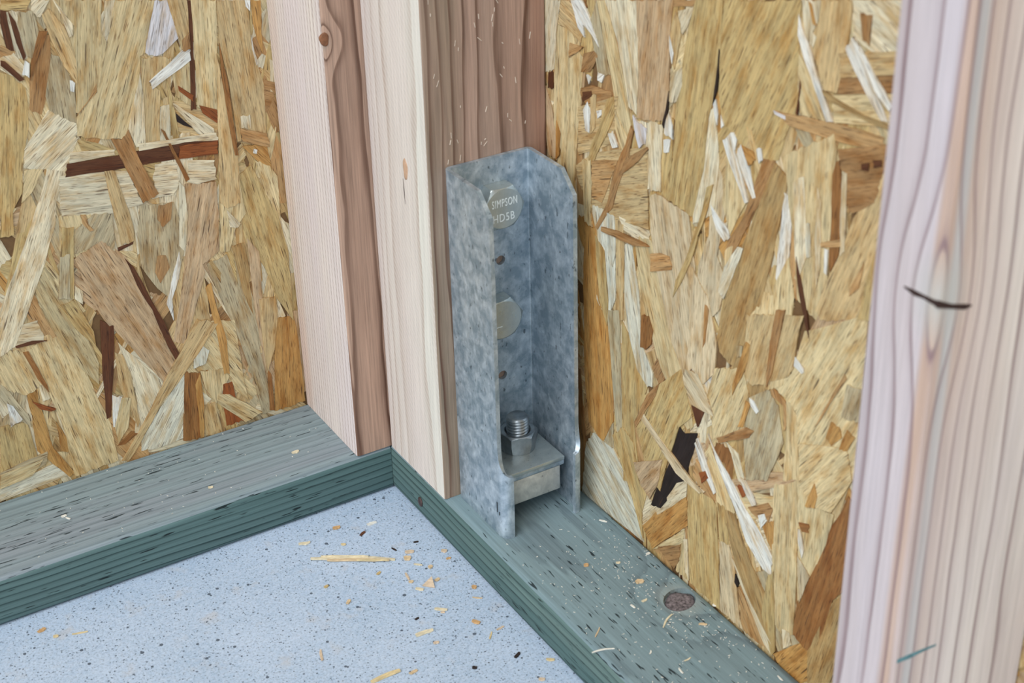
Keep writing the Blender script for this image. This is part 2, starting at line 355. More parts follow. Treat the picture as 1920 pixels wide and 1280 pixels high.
LEFT = parse('''y 0.45 -3.01 202.3,392.2 183.5,388.8 187.1,383.2 203.5,385.6
p 0.45 2.46 183.5,388.8 172.3,386.7 179.7,377 184.9,380.7
p 0.45 -1.69 203.5,385.6 190.7,382.5 191.8,352.7 199.3,352.8 205.9,372.3
r 0.9 -1.6 203.4,386.3 200.3,385 199.6,358.9 203.9,361.5 205,377.4
r 0.9 -1.7 199,384.8 195.6,377.3 193,354 194.8,351.5 197.4,363.7 198.5,376.1
T 0.45 -2.55 207.5,364 198.9,358.7 199.2,353.5 209.6,352.1
p 0.9 -2.25 208.9,356.2 200.1,357.9 193.8,345.3 198.3,339.1 210.2,348.7
r 1.35 -2.2 209.1,354.8 206.6,353.6 196.5,339.4 199.8,338.7 209.7,351.4
g 0.9 -1.58 192.6,382.9 184,382 182.3,367.7 187.3,351 192.3,353.8 194.6,375.3
w 1.35 1.78 194,351.7 191.7,349.1 193.4,339.8 197.7,342.5
B 0.45 1.82 182.2,368.4 176,364.7 177,352.5 182.8,328.5 189.6,313.5 196.7,318.8 193.3,338 188.7,354.9
b 1.35 -1.13 182.2,368.4 176.9,367.4 187.9,347.6 193,337.9 190.8,348.9
g 0.45 -1.58 177,352.5 172.2,349.7 165.2,328.3 168.4,299.4 183.8,312.2 185.1,325.3
t 0.45 -1.8 178.7,378.9 173.2,381.3 165.7,368 161.6,345.8 163.6,329.5 170,342.1 175.5,361.1
p 0.45 -1.81 166.6,379.4 160,369 161.2,361.4 163.5,360.5 165.8,371.5
y 0.45 -1.38 210.6,347 205.4,345.2 196.6,333.3 198.9,308.2 207.6,282.3 210.9,264 219.3,252.7 221.6,235.4 230.7,236.3
w 0.9 -1.51 168,332.6 164.9,330.1 166.5,324.2 168.8,325.5
g2 0.45 -1.41 167.9,385.9 139.2,380.6 142.4,359.9 140,352.2 149.6,325 164.9,307.9 167.4,310.3 159,366.7
p 0.45 -1.33 137.4,380.2 130.2,378.9 137.2,358.9 140.8,356
c 0.45 1.97 130.5,379 104.5,374.2 115.5,340.7 119.4,338.9 127.1,286 139.3,284.2 169,293.8 167.6,306.7 151,327.1 137.2,358.9
l 0.45 -1.27 105.9,374.4 91.6,371.8 87.2,349.1 93.4,344.8 101.6,339 109.4,336.9 115.5,340.7
p 0.45 2.51 184.9,316.1 167.8,301.1 166.9,295.2 176.9,278.6 181.6,272.1 207,280.2 204.7,292.9
c 0.45 2.15 207.3,278.4 193,278.7 204.7,262.5 212.8,256.8
p 0.45 -1.14 187.7,288.8 178.4,286.6 179.2,275.3 190.4,251.8 193.4,236.1 208.3,204.1 223.5,175.7 235.4,154.3 246.4,150.2 240.1,184.9 216.4,226.5 200.2,257.5
p 0.9 1.75 121,328.2 120.9,313.2 124.8,275.7 131,277.2 134.5,291.5
t 0.45 -1.36 118.5,337.7 98.6,333.6 99.2,329.2 115.8,317.7 109,312.5 114.2,275.2 124.8,275.7 120.7,322.5
T 0.9 -0.81 151.1,326.8 151.6,321 164.5,310.4 167,308.4 158.1,316.5
p 0.45 -3.03 176,284.1 145.7,278.8 146.2,275 177.2,276.4
p 0.45 -3 185.6,269.2 153.3,265.1 151.4,233.7 169.1,235.6 188.6,240.7 186.8,257.9
p 0.45 -3 147.9,263.8 138.9,261.5 132.1,235.1 145.4,235.4
p 0.45 -3 119.9,261.6 104.7,259.9 105,243.1 109.8,236.3 125.2,237.4
r 0.45 -3.01 179,276.4 146.4,274.3 97.2,273.1 73.1,268.6 74.3,258.5 104.5,261.8 147.8,264.5 181.6,267.4
R 0.9 -3.01 101.4,270.6 73.1,268.6 74.3,258.5 102.5,261.7
p 0.9 -3.01 129.5,279.6 73.6,274.3 73.1,268.6 97.2,272.7 129.5,274.1
t 0.9 -1.7 155.1,265.5 147.9,263.8 141.2,220.1 142.6,210.2 151.2,209.3 154.4,245.7
B 0.9 -1.86 147.4,286.9 140,284.4 134.6,290.4 129.8,267.2 120.2,240.1 132,235.9 140.4,263.9
c 0.45 -1.66 190.3,241.2 168.8,237.5 170.1,205.5 184.6,208.7 193.7,216.2
y 0.9 1.74 189.8,233.1 181.7,231 190.3,178.2 199.3,183
g 1.35 -1.38 194.4,212.3 187.7,212.5 193.1,179.1 201,181.4
g 0.9 -0.99 181.3,228.8 167,237 154.4,233.7 156.7,205.9 164.6,216.2 174.5,212.9 184.1,211.5
T 1.35 -1.91 176,238.6 172.5,237.7 171.8,230.3 168.8,225.5 171.5,225 175.4,231.2
c 0.45 -2.32 156.7,205.9 141.9,201.8 143.3,189.6 150.5,195.9
r 0.45 2.94 154.5,207.7 142.7,209.4 143.4,207.5 154.2,204.8
g2 0.45 -1.85 214.8,193.7 205.2,207.3 199,189.1 188.5,160.8 180.9,123.8 183.5,107 194.5,123.9 207.9,158.3 214.4,181.3
y 0.9 -1.97 201.3,175.2 189.6,178 180.7,149.9 180.8,136.9 193.1,155.9
p 0.45 -1.66 187.9,187.9 183.2,182.4 184.8,172.4 189.6,178
p 0.45 -2.95 230.1,169.4 217.2,169.6 214.6,151.9 226.3,155.6 235.4,154.3
r 0.9 -3.09 235.2,155.1 223.3,155.5 213.3,152.8 223.8,152.7 234.8,153.3
k 0.45 -1.94 184.8,207.6 165.2,217.2 149.9,199.9 136.4,157.9 130.9,125.5 124.6,105.5 135.6,91 159.6,134.6 172,155.8 177.5,170.2
r 0.9 -1.85 151.1,199.4 145.5,190.3 131.8,147.8 122.2,113.8 125.7,109.1 129.5,120.6 137,153.7 142.8,168.4
c 0.45 -1.82 245.5,155.4 228.2,148.6 221.9,119.8 234.1,115.2 250.9,125.2
c 0.45 -1.75 227.3,149.6 201.8,154.3 194.3,136.9 185.5,94.2 179.8,71.7 178.9,40.2 212.2,38.4 213.4,79.1 220.2,119.2
b 0.9 -1.86 231.2,148.7 227.2,148.3 219.1,118.9 218.7,112.2 224.8,125.2
g 0.45 -1.95 250.2,129.3 247.1,126.1 235.2,98 235.6,89.2 244.1,101.1 252.4,117.1
w 0.9 -1.68 248.6,113.6 244.8,110.1 240.2,97.5 249.1,94
y 0.45 -1.61 256.2,96.5 237.7,94.4 235.3,68.8 235.7,62 262.7,60.7
O 0.45 -1.75 234.8,122 226.2,123.9 227.1,107.5 225.1,90 223.3,66.7 211.7,41.5 216,39.4 234.6,68.5 233.4,97.3
R 0.9 -2.45 231.4,109 228,106.5 216.1,98 220.1,97.1 227,101.3
p 0.45 -1.7 224.8,120.8 221.6,121.9 218.3,107.6 224.2,106.6
O 0.45 -1.71 217.9,87.4 213.4,74.5 210.7,59.8 218.1,62.5
g 0.9 3.1 262.7,60.7 228,66.1 230.8,56.6 241.2,52.6 263.1,58.5
c 1.35 2.96 263.1,58.5 232.1,60.7 241.6,50.4 265.1,47.8
W 0.45 3.02 265.1,47.8 241.4,51.3 220.5,55.5 216.5,41 267,37
p 0.45 -1.75 165.2,136.3 137.4,92.9 147.1,67.2 158.1,61.8 158.2,89.4 159.5,108
t 0.45 -1.66 168.4,128.6 160.2,122.4 158.7,66.6 160.9,62.7 169.6,102.3
w 0.45 -1.45 175.4,95.3 168.1,90.5 172.5,66.8 178.6,69
c 0.9 1.87 168.9,90.8 162.4,88.6 167.8,65.2 176.8,54.4 177.4,68.6
r 0.45 1.7 174.6,156.6 166,149.6 171,116.2 178.8,78.3 182.2,77.2 179.6,114.6
b 0.45 2.66 177.9,52.5 166.4,61 161.6,57.4 171.9,51.7
c 0.45 -2.03 123,123 112.1,128.5 93.1,131.5 76.9,126.6 75.8,80.4 74.2,56.2 83.6,68.9 87.7,88.9 108.3,93.4 120.6,95.1
O 0.9 -1.64 95.9,158.9 91.4,161.9 88.5,134.6 85.1,111 86.2,83.8 90.3,85.1 92.1,122.3
W 0.9 -1.46 109.2,118.7 99.2,108.7 103.4,98.6 113.2,97.3
W 0.45 -1.01 147.1,67.2 120.6,95.1 127.6,41.5 146.8,39.8 161,41.7 159.7,50.6
t 0.9 -0.89 104.9,136.5 90.1,128.4 120.6,95.1 141.9,74.7 159.7,50.6 172.1,36.2 176.6,38.9 158.1,61.8 129.9,102.7
b 0.45 -1.49 120.4,96.4 108.5,92 109.7,58.9 112.5,36.1 128.7,39.5
O 0.9 1.63 108.5,92 109.1,63.4 112.4,37 115,36.9 113.3,83.5
t 0.45 -1.65 109.1,63.4 99.3,63.8 96.8,30.4 111,37.9
R 0.45 -1.65 92.2,76.4 84.9,76.3 83.8,59.5 78.1,40.7 93.5,39.9 94.3,58.3
c 0.45 -1.55 108.3,93.4 89.7,89.6 86.4,81.5 99.4,62.4 106.1,77.4
c 0.9 -2.35 96.4,69.4 88.2,66.6 63.9,42.1 78.4,38.4 98.2,62
g 0.45 -1.51 134.5,234.5 110.5,231.2 107.1,213 104.5,201.9 117.4,165.2 122.4,158 130.9,169.1 139.9,188.7 139.6,209.4
B 0.9 -1.27 121.5,231.1 111.7,231.5 114.1,219 120.6,214.6 123.9,221.6
B 0.9 -1.33 127.5,193.6 121.6,192.8 119.8,183 128.4,172.7 131,181.9
w 0.9 1.85 111.6,193.3 111.6,184.9 114.4,172.9 121.6,157.8 122.7,140.6 126,154.8 120.7,170.4
p 0.9 1.7 104.8,245.1 101.5,240.2 101.4,219.8 107.8,192.3 111.1,197.4
k 0.45 -1.29 101.2,242.2 78,238.4 78.9,213.8 82.4,185.2 95.5,178.2 94.3,171.4 109,136.4 117.4,119 125,123.6 113.5,164 103,207.7
p 0.45 -2.93 96.3,259 77.2,254.4 77.3,240.2 91.7,239.8 99.1,243.7
c 0.45 -1.46 74.1,253.7 62.4,250.8 59.1,208.6 68.5,198.4 74.4,183 81.6,185
y 0.45 -1.75 63.8,238.9 51,244 34.8,202.2 29.6,170.5 31,112.5 41.9,134 49.5,163 61.5,188
c 0.45 -1.75 47.4,247.2 37.1,240.6 31.9,231 32.6,195.2 41.7,216.7
p 0.9 -2.02 73,215.6 64,202.3 65.9,199.9 72.3,201.6
Y 0.45 -1.64 72.8,186.8 61.7,185.9 62,126.5 66.7,141.4
k 0.45 -1.59 60.4,189.9 52.3,176.8 53.6,137.5 54,101.2 54.7,44.7 56.9,74.1 60.4,121.5 60.7,157.4
g 0.45 -1.75 92.4,177.3 76.7,181.1 72.9,160.9 62.5,122.2 58.5,79.4 55.1,41 64,40.7 67.2,68.1 74.8,107.8 87.9,156.5
t 0.9 -1.47 56.5,138.4 43.8,136.8 42.8,125.2 48.2,94.7 56.9,74.1 57.2,111.4
b 0.9 -1.55 56.4,78.7 53.5,73 53.8,40.5 58.1,42
p 0.45 -1.7 41.9,134 37,118 43.5,118.6
O 0.45 -1.52 44.2,120.2 30.6,116.1 28.5,93.1 28.1,40.4 53.9,39.6 48.6,90.2
r 0.45 1.65 82.6,370.1 79.6,369.5 85.6,293.9 89.4,294 85.8,333.9
c 0.45 -1.53 80,369.6 62.7,366.4 67.9,311.3 69.9,288.4 84.6,295.6 82.2,329.4
t 0.45 -1.64 62.3,366.3 40.9,362.4 41.2,332.5 34.8,300.3 36.5,264.9 58.9,264.1 60,305.7 64,337
t 0.9 -1.53 66.8,330.1 65.5,318.4 60,254.3 62.2,217.8 72.5,216.3 77.2,221.7
b 1.35 -1.61 64,337 61.4,309.9 60.7,282.4 59.6,254.2 62,254.8 64.1,287.1 65.2,310.7
t 0.9 -1.66 95.9,372.6 82.6,370.1 84.6,337.4 90.5,337.9 93.5,357.6
B 1.35 -1.29 89.7,344 83.9,348.4 84.6,337.4 90,336.6
c 0.45 -1.5 99.7,325.6 83.8,331.7 88.3,296.5 98.5,306.4
w 0.9 -0.54 88.6,338.2 84.3,336.6 85.2,329.3 114.3,314.8 115.7,320.7
R 0.9 -2.31 96.4,313.6 86.5,304.5 87.1,300 96.2,309.7
R 0.9 -2.34 83.3,296.5 71.2,290.7 72.3,281.1 81.4,290.2
p 0.45 -1.45 110.6,301.4 103.7,301.8 106.8,273.4 114.2,275.2
p 0.45 -2.28 103.4,303.7 99.3,300.8 75.1,277.8 74.2,268.9 87,276.6
d 0.45 -2.27 100.8,295.4 89.5,281.2 95.7,284.5 100.2,288.3
y 0.45 -1.58 103.6,318.9 101.7,310.9 100,271.8 104.9,273 104.5,296.2
b 0.9 -1.88 112.3,286 109.9,283.9 96.9,245.1 99.8,243.9
p 0.9 -1.64 54.8,281.9 47.6,281.9 48,271.6 55,273.2
T 0.9 -2.61 55.8,273.4 36.5,264.9 35.6,254.5 55,263.2
O 0.45 -2.23 55.4,259.3 37.4,257 35.5,236 46.6,247
w 0.9 -1.77 47.7,256.2 45,254.7 46.1,251.8 48.4,253.1
O 0.45 -1.59 38.6,362 31,360.5 33.5,323.3 37.3,339.3
w 0.9 -1.69 40.5,338 39.5,326.4 37.3,317.2 39,316 40.9,327.9
w 0.9 -1.7 42.4,362.7 38.6,362 39.5,354.7 42.2,358.2''')
RIGHT = parse('''p 0.45 -1.71 81.3,383.4 99.8,388.2 95.3,370 91.7,341.1 81.5,336.3
t 0.45 -0.28 99.8,388.2 116.5,392.6 125.3,375 122.4,367.5 104.5,372.6 96.5,372.1
g 0.45 -1.35 131.1,381.6 139.6,398.7 145.4,380.7 154.2,356.7 141.1,352.7 136.9,368.3
b 0.45 -0.24 122.4,394.2 128.2,395.7 129.3,391.1 125.3,391
w 0.9 -0.64 111.8,391.4 125.3,394.9 134,384.1 140.9,374.4 142.7,370.6 135.2,376.1 125.3,380 127.1,372.2 119.4,376.7
k 0.45 -1.42 81.3,327.2 88.1,314.9 97.3,292.3 93.9,280 84.2,280.3 80.6,294
c 0.45 -1.59 96.5,372.1 110.5,372.6 119.4,363.2 125.3,358.1 122.3,333 119.2,310.8 116,280.5 112.7,241.4 106.6,277 97.3,292.3 91.1,304.9 91.7,337.6
O 0.9 -1.64 94.3,307.8 99.3,300.4 97.2,284.9 92.6,279.5
T 0.9 0.49 110.4,364 125.3,365.6 119.4,360.8 109.1,354
B 0.45 0.79 125.3,361.5 136.9,366.6 141,364.5 133,351.9 122.3,348.7
r 0.45 -1.76 84.7,337.2 90.4,339 90.2,328.2 83.9,326.2
t 0.45 0.38 119.3,325 162.8,345.9 157.7,313.3 119.2,292.6 118,306.7
B 0.45 0.36 122.3,338.3 134.2,343.7 156,346.5 156.1,342.1 128.3,329.7 122.3,333
r 0.9 0.56 124.7,336.6 134.2,340.3 135.4,337.2 124.7,330.3
t 0.9 -1.59 133,338.2 140,339.4 139,317.4 134.3,312.3
w 0.9 -1.59 125.3,325.2 130.1,332 134.2,328.1 132.5,312.4 128.3,312
w 0.9 0.79 140.1,329.3 145.9,331.9 145.9,328.5 141.3,324.5
w 0.81 0.63 141.6,354.5 148.5,354.9 145.7,349 141.1,349.3
w 0.45 -1.57 128.3,348.8 134.1,348.8 131.2,343.5
t 0.45 0.41 116,284.2 135.5,300.2 193.6,324.1 197.1,271.5 158.5,263.4 134.5,261.4 119.1,274.2
T 0.9 0.41 135.6,294.8 163.6,304.8 146.5,269.8 135.7,269.3
w 0.9 -0.96 153,318.7 157.6,322 163.4,313.5 157.7,310.9
y 0.9 -2.04 151.6,340.6 158.9,344.7 160.2,333.2 151.9,318.3 140.3,300.1 136.2,291.4 130.2,291.1 134.3,305.2 143.1,318.8
p 0.45 -1.33 148,400.9 180.3,409.3 183.2,365.5 182.3,340.4 174,342.8 169.2,358 162.2,378.9
c 0.45 -1.23 139.6,398.7 148,400.9 156.5,387 165.2,366.6 171,351.9 177.1,330.3 171.8,319.9 166,326.5 160.1,338.3 154.1,360 145.4,380.7
c 0.9 -1.1 160.2,336.6 165.9,329.9 174.5,322.6 170.3,310.7 160.4,324.6
B 0.45 0.32 210.7,417.3 234.7,423.6 232.6,419.5 213.3,414.4
p 0.45 -2.1 219.3,413.5 234,419.6 228.4,407 223.9,401.1
p 0.45 -1.42 179.7,336.2 208.8,343.6 207.2,320.4 208,300.3 194.6,297 192.1,321.9
k 0.45 -1.69 179.8,409.2 215.6,418.6 213,399.6 213.7,362.1 211.3,345.8 182.3,338.1 182.4,371.8
l 0.9 -1.2 178.5,339.2 182.4,337.1 193.2,335.7 192,325.2 185.6,320.3 182.7,325.4
p 0.45 -1.9 216.1,375.6 224.8,382.9 225.3,372.1 220.9,361.2 213.8,358.9 213.8,371.7
t 0.45 -1.69 213,399.6 217.4,413 221.1,408 222.9,400.9 217.5,379.1 213.7,384.3
w 0.9 -1.34 212.6,398 217,388.4 215.8,381.8 212.9,390.3
d 0.9 1.35 213.6,365.3 213,353.8 209.4,341.2 207.8,343.3 211,353.2
w 0.45 -1.55 213.6,352.4 217.5,345.6 217.9,336.9 209.6,338 210.3,344.8
w 0.45 -1.97 209.2,333.9 215.9,336.2 214.7,328.1 209.6,326.3
p 0.45 -1.66 241.1,355.1 254.8,369 261.5,339.8 258.9,306.4 239.8,292.1 238.1,321.6
y 0.45 -2.02 259.9,430.2 320.3,446.1 320,429.6 322.8,402.5 322.2,388 316.9,377.5 310.3,357.3 293.1,351.1 284,352.5 264.7,361.4 259.9,376.8 257.6,397.3
y 0.45 -1.74 234.7,423.6 258.5,429.9 258.1,403.4 256.3,381.8 250.5,361.3 247.7,328.4 243.6,313.7 239.5,296.7 208,298.6 218.5,324.5 220.7,364.3 228.6,404
d 0.9 1.47 257.2,403.1 258.2,401.9 256.9,378.9 253.7,370.2 255.6,384.6
B 0.9 -1.99 171.8,318.2 177,332 179.8,329.5 174.8,308.9 163.9,287.2 158.4,270.7 152.6,264.7 141.9,249.3 138.9,250 152.5,272 158,292.2 166.3,309.3
B 1.19 -2.39 183,316.9 193.6,324.1 195.3,323 180.4,307.4 166.6,296.1 172,307.9
W 0.45 -1.47 135.7,263.7 146.6,266.1 161.4,266.4 161.9,238.7 162.4,208.4 153.6,188.7 141.1,198.9 140.7,245.1 135.8,258.2
c 0.9 -1.54 124.1,290.7 134.4,295.1 135.6,280.3 133.3,257.2 135.8,248.8 127.2,249.1
W 0.9 -1.53 152.6,265.5 160.8,266.1 163,242.9 159,230 152.9,238.8
t 0.45 -1.56 161.4,264.5 170.2,264.3 171.7,246.6 170.4,196.5 164.5,193.8 162.6,231.5
p 0.45 0.05 165.4,267.9 181.5,268.9 197.1,270.8 198.5,262.1 181.7,259.9 170.2,260.7
c 0.45 -1.15 181.7,261.7 199.5,265.3 215.6,246.9 238.8,213.5 247.4,157 242.1,152.2 233.6,157.5 212.8,181.9 203.7,196.7 191.4,221.4
O 0.45 -1.5 128.4,247.7 140.7,248.9 142.1,222.8 146,201.1 153.6,188.7 159.1,151.1 160.9,114.5 148.4,90.5 131.9,99 126.6,134.8 125.3,215.6
y 0.9 -1.42 139.5,244.6 149.9,237.5 154.6,204.9 153.6,184.8 144.2,200.2
g 0.45 -1.49 153.5,196.6 166.7,202.6 169.4,160.3 171.5,116 166.1,104.6 159.1,151.1
y 0.45 -1.56 169.2,196 180.8,185.8 199.2,161.3 193.9,144.4 185.4,127.6 192.7,85.4 174.3,74.7 171.5,116
W 0.45 -1.32 171.6,251 178.4,256 182.2,243.6 188.6,220.2 191.2,190.8 204.6,173.9 204.3,163.9 199.2,161.3 187.2,169.1 177.7,190.2 172.5,212.9
b 0.9 -1.69 191.8,210.2 199.2,212.9 204,204.5 202.1,194 196.6,187.5 190.8,186.7 191,200.3
B 1.35 0.16 146.7,253.5 164.5,257.7 195.8,261.3 198.6,260.6 181.9,254.5 146.7,250.5
p2 0.9 -1.31 197.5,292.8 202.7,297.6 235.4,296.5 243.8,266.1 243.2,230.3 237.4,190.3 234.5,192.7 224,206.4 205.6,249.8 199.3,272.4
T 1.35 0.46 199.9,256.5 209.6,261.2 219.2,262.8 222.2,257.6 221.8,254.9 200.3,244.6
p2 0.45 -1.62 256.6,341.3 264.5,331.3 268.4,310.1 263.1,281.2 271.2,271 267.8,248.7 258.4,237.3 247.5,246.6 246.3,267.2 254.9,291.4
p2 0.9 -1.58 241.3,265.1 257.5,251.1 266.7,226.9 265.7,204.5 256,192.2 245.1,197.9 237.4,190.3
T 1.35 -1.63 255.2,246.5 258.9,244.6 256.8,222.1 254.5,217.3
y 1.35 -1.93 252.1,320.2 257.7,324 253.9,307.7 246.1,287.8 240.1,268 231.6,250.2 224.2,237.6 226.3,249.7 233.5,263.5 240.3,282 248.3,302.2
t 0.45 -1.63 270,287.4 276.8,293.6 275.9,273 271.6,264.3
w 0.9 -0.65 256.2,310.9 264.8,305.4 272.8,301.9 274.1,297.5 269.6,293.3 262,297.6 258.1,304.4
O 0.9 -0.41 280.1,355.2 290.6,354.9 292.3,350.8 286.8,345.8
c 0.45 -1.57 268,348.5 277.6,345.6 286.3,323.5 274,299.1 265.6,315.5
w 0.9 -1.1 263.9,352.7 273.2,360.3 276.3,357 274.9,350.3 288.5,325 285.4,323.1 268.2,345.4
w 0.45 -1 275.1,347.8 279.1,355.5 288.4,343.2 294.1,329.6 291.5,328 282.8,338
w 0.45 -1.38 253.7,370.2 255.9,374 258.3,365.5 257.8,359.1 255.1,364.4
w 0.45 -1.33 260.6,366.3 263.8,361.1 261.6,358.8
w 0.9 -1.4 292.6,357.1 296.9,359.2 298.4,353 295.5,350.1
c 0.45 -1.56 316.3,362.4 350.8,386.1 353.7,378.5 353.8,343.5 354.5,319.5 355.2,294.9 348.5,279 332.7,284.8 327.2,317.5 320.9,336.8
w 0.45 -1.63 317,341.5 321.5,340.1 324.9,332.2 323.7,300.2 317.2,284.4 314.4,289.7
p 0.9 -1.47 323.9,350.1 331.8,356 338.4,312.8 333.5,298 328.9,308.8
p 0.9 -1.49 342.4,354 346.1,346.5 349.2,311.1 347.3,297.7 343.6,324.2
W 0.9 -1.43 335.3,330.1 338.5,332 341.3,314 338.1,312
c 0.45 -1.58 312.8,282.5 323.9,306.7 330.6,283.8 328.8,256.6 317.4,257.9
W 0.9 1.17 281.5,294.9 286.2,295.8 278.3,274.1 271.2,257.2 266,260.1 270.7,277.6
c 0.45 -1.68 293.2,267.1 304.1,277 322.1,280 328.8,256.6 327,228.3 314,218.2 299.4,221.4 292.1,221.3
Y 0.45 -1.85 308.3,355.1 318.7,351.2 318.3,341.9 313.9,318.5 309.5,294.1 304.5,272.2 295.4,240.6 292.1,221.3 282.6,216.6 269.7,221.1 266.5,230.3 272.1,257.6 281.9,289.1 291.8,312.8
B 0.45 -2.02 298.3,353.9 308.3,355.6 303,340.8 293.5,319.9 281.4,295.5 272.7,283.5 269.2,284.4 272,293.3 284.7,314.8
p 0.45 -1.49 320.3,446.1 333.8,449.6 333,438.7 329.8,432.4 332.7,430.5 330.6,424.4 323.9,430.7
t 0.45 -1.66 333.8,449.6 355.9,455.4 356,439.7 353.9,425.8 350.4,407 340.6,406.6 330.8,423.1 333.3,436.1
O 0.9 -1.14 325.4,446.9 327.9,445.9 332.1,436.3 329.7,436.7
c 0.45 -0.91 321.1,418.9 338.6,406 346.3,390.8 326.4,387.9 321.6,402.1
r 0.9 1.51 323.3,405.5 324.4,403 323.5,387 321.8,387.3
w 0.9 -1 319,438.9 321.7,432.8 330.9,421.7 338.5,407.4 350.1,392.1 345.2,390.4 337.1,401.4 325.3,417.3 319.3,428.1
p 0.45 -0.35 355.9,455.4 390.5,464.5 391.3,434.3 388.6,428.3 373.4,434.2 358.1,437.7
B 0.9 -1.44 362.1,450.6 370.3,452 370.1,437.2 365.5,438.5
t 0.9 0.36 349.9,427.3 390.4,440.5 392,429.3 353.2,416.1
B 0.45 0.37 350.2,415.2 390.3,428.8 390.5,419.7 351.2,406.7
c 0.45 0.32 346.6,405.2 393.3,420.5 392.1,402.9 350.2,391.5
w 1.35 -0.84 354.4,431.3 359.2,438.5 369.3,431.7 377.3,418.2 387.6,404.6 382.9,403.8 372.5,412.6 361.9,422.8
w 1.8 -0.77 364.2,434.1 369.3,431.7 378.6,422.5 390,413.4 388.2,410.2 377.5,416.9
Y 0.9 -0.06 338.7,405.2 342.7,405.4 370.1,402.3 388.5,403 388.1,400.7 366.6,400.3 345.1,401.7
T 0.45 0.14 305.7,383.5 314.1,384.7 348.2,391.4 363.6,393.2 385.8,395.8 384.8,389.4 360.9,383.9 341.4,381.4 316.8,378.9
l 0.9 -0.04 304.4,383.3 314.2,383.3 314.4,381.3 305.8,381.7
B 0.45 0.42 353.7,378.5 389.1,393.7 387.7,382.2 383,360.7 369,349.4 362.7,352.9 358.8,368.9
r 0.9 0.56 372.1,377.4 377.5,379.9 377.3,375.6 372.9,374.5
r 0.9 0.46 379.5,382 385.6,384.2 386,381 380.7,378.5
b 0.45 -1.53 351.6,369.1 356.2,373.7 358.4,365.8 362,331.8 361.1,322.3 356.3,311 354.8,316.6 353.8,343.5
p 0.9 -1.5 359.6,369.1 362.7,368.9 364.5,347.7 365.8,327.3 363,323.1 360.7,346.2
T 0.9 0.47 347.7,324.4 361.9,332.3 362.4,328.3 348.8,322.4
w 0.9 -1.51 351.2,322.8 354.1,323 354.5,308.7 352.3,309.3
t 0.45 -1.92 388.7,388.1 390.5,374.8 389.6,340.1 387.4,327.4 379.9,293.6 352.5,280.9 347.8,285.2 352.5,300 360.7,319.1 369.4,346.6 382,368.8
T 0.9 1.2 380.5,326.8 378.5,311.5 372.2,304.1 372.1,308.6
y 0.9 1.48 389.2,342.9 391.2,298.8 379.9,293.6 383,316.5
r 0.9 -1.24 330.2,309.3 334.8,298.6 342,279.3 345.1,266 341.4,272.5 335.6,286.1 331.5,300.4
t 0.9 -1.82 291.7,256.2 316.5,267.5 320.2,252.4 315.9,222.7 299.9,214.5 293.8,218.6 297.7,241.7
c 0.45 -2.01 340.9,268.9 387.1,300 387.5,272 387.6,232.8 387.6,198.8 346.2,174.7 339.9,214.1 330,221.2 318.3,222.2 332.9,238.2
B 1.35 1.43 317.5,271.3 324.8,274.7 320.5,249.2 317.6,230.5 313.8,219.9 313.1,228.3 314.4,249.7
t 0.9 -1.87 325.1,271.5 339.9,278.3 336.7,267 334.7,242.5 330.9,235.5 315.8,224.4 318.6,244.8
w 0.9 -0.44 335.3,250.3 343.2,246.8 341.5,242.5 334.6,244.2
c 0.45 -1.47 330,221.2 339.9,214.1 346.2,174.7 332.9,167 332.5,195.9
O 0.9 1.25 293.1,239.5 298,238.3 294.4,222.5 283.9,199 283.3,206.1
c 0.45 -1.94 265.4,208.1 292.1,221.3 298.2,206.4 295.7,175.7 271.3,158.5 259.2,182.5
O 0.9 1.28 296.1,201.7 300.1,200.2 295.1,182.9 290.3,180.3
g 0.9 -1.79 285.3,232.9 290.5,235.4 290.1,228.1 286.3,225.6
g 0.45 -1.76 298.3,204.7 314,218.2 323.9,212.7 330.6,191.3 319.3,159 300.4,148.1 295.7,175.7
w 0.9 -0.66 299.2,205.2 303.1,205.4 308.3,200.9 306.2,198 301.1,200.7
T 0.45 -1.01 314.7,221.3 323.1,221.1 330.4,217.8 331.8,202.7 329.9,198.8 328.3,215 319,215.4
g 0.9 -1.8 376.7,253.6 388.7,256.5 387.9,236.4 375,232.8
T 0.9 -2.01 374,258.8 376.3,256.7 362.6,229.6 355.4,215.5 360.5,228.5
O 0.9 -2.02 367.4,225.4 373.8,225.4 376.6,220.1 369.1,210.8 364.4,213.4
O 0.9 -1.99 380,227 386.4,225.5 381.5,214.3 375.4,211.9
c 0.9 -2.19 343.7,198.5 381.3,215.9 387.6,198.8 373.9,169.3 360.9,165.1 346.6,171.2
p2 0.9 -0.49 234.5,192.7 250.4,196.9 261.8,183.9 267.6,175.6 257.1,173.8 244.9,172.4 237.8,182.9
y 0.9 -1.95 196.5,153.9 234.5,192.7 246.9,164.6 234,149.8 224,120.1 216.5,90.8 201.3,98.9 188.5,125.2
B 1.35 -2.08 212.1,170.6 209.1,160.4 198.1,142.6 188.5,125.2 186.6,128.3 199.4,155.4
r 0.45 -1.63 244.9,172.4 258.2,174.4 252.6,159.9 251.6,159.3
k 1.35 -2.19 186.2,96.6 218.4,116.9 213.5,93.3 205.1,77.6 195.8,82.9
y 0.9 -1.18 161.1,104 173.4,117 185.8,111.2 192.7,85.4 201.9,82.2 196.5,61.6 198.4,39.8 183.8,69.3 174.1,83.3
W 0.45 -0.61 128.7,79.6 138.6,93.8 148.4,92.7 161.2,93.3 174.1,83.3 183.9,67.2 193.4,59.8 199.1,38.4 159.5,36.4 123.2,31.1
p 0.45 0.85 195.8,82 208.1,77.3 217,78.4 233.2,106.9 244.1,115.3 243.7,102.7 222.9,79.8 208.6,64.6 196.8,50.8
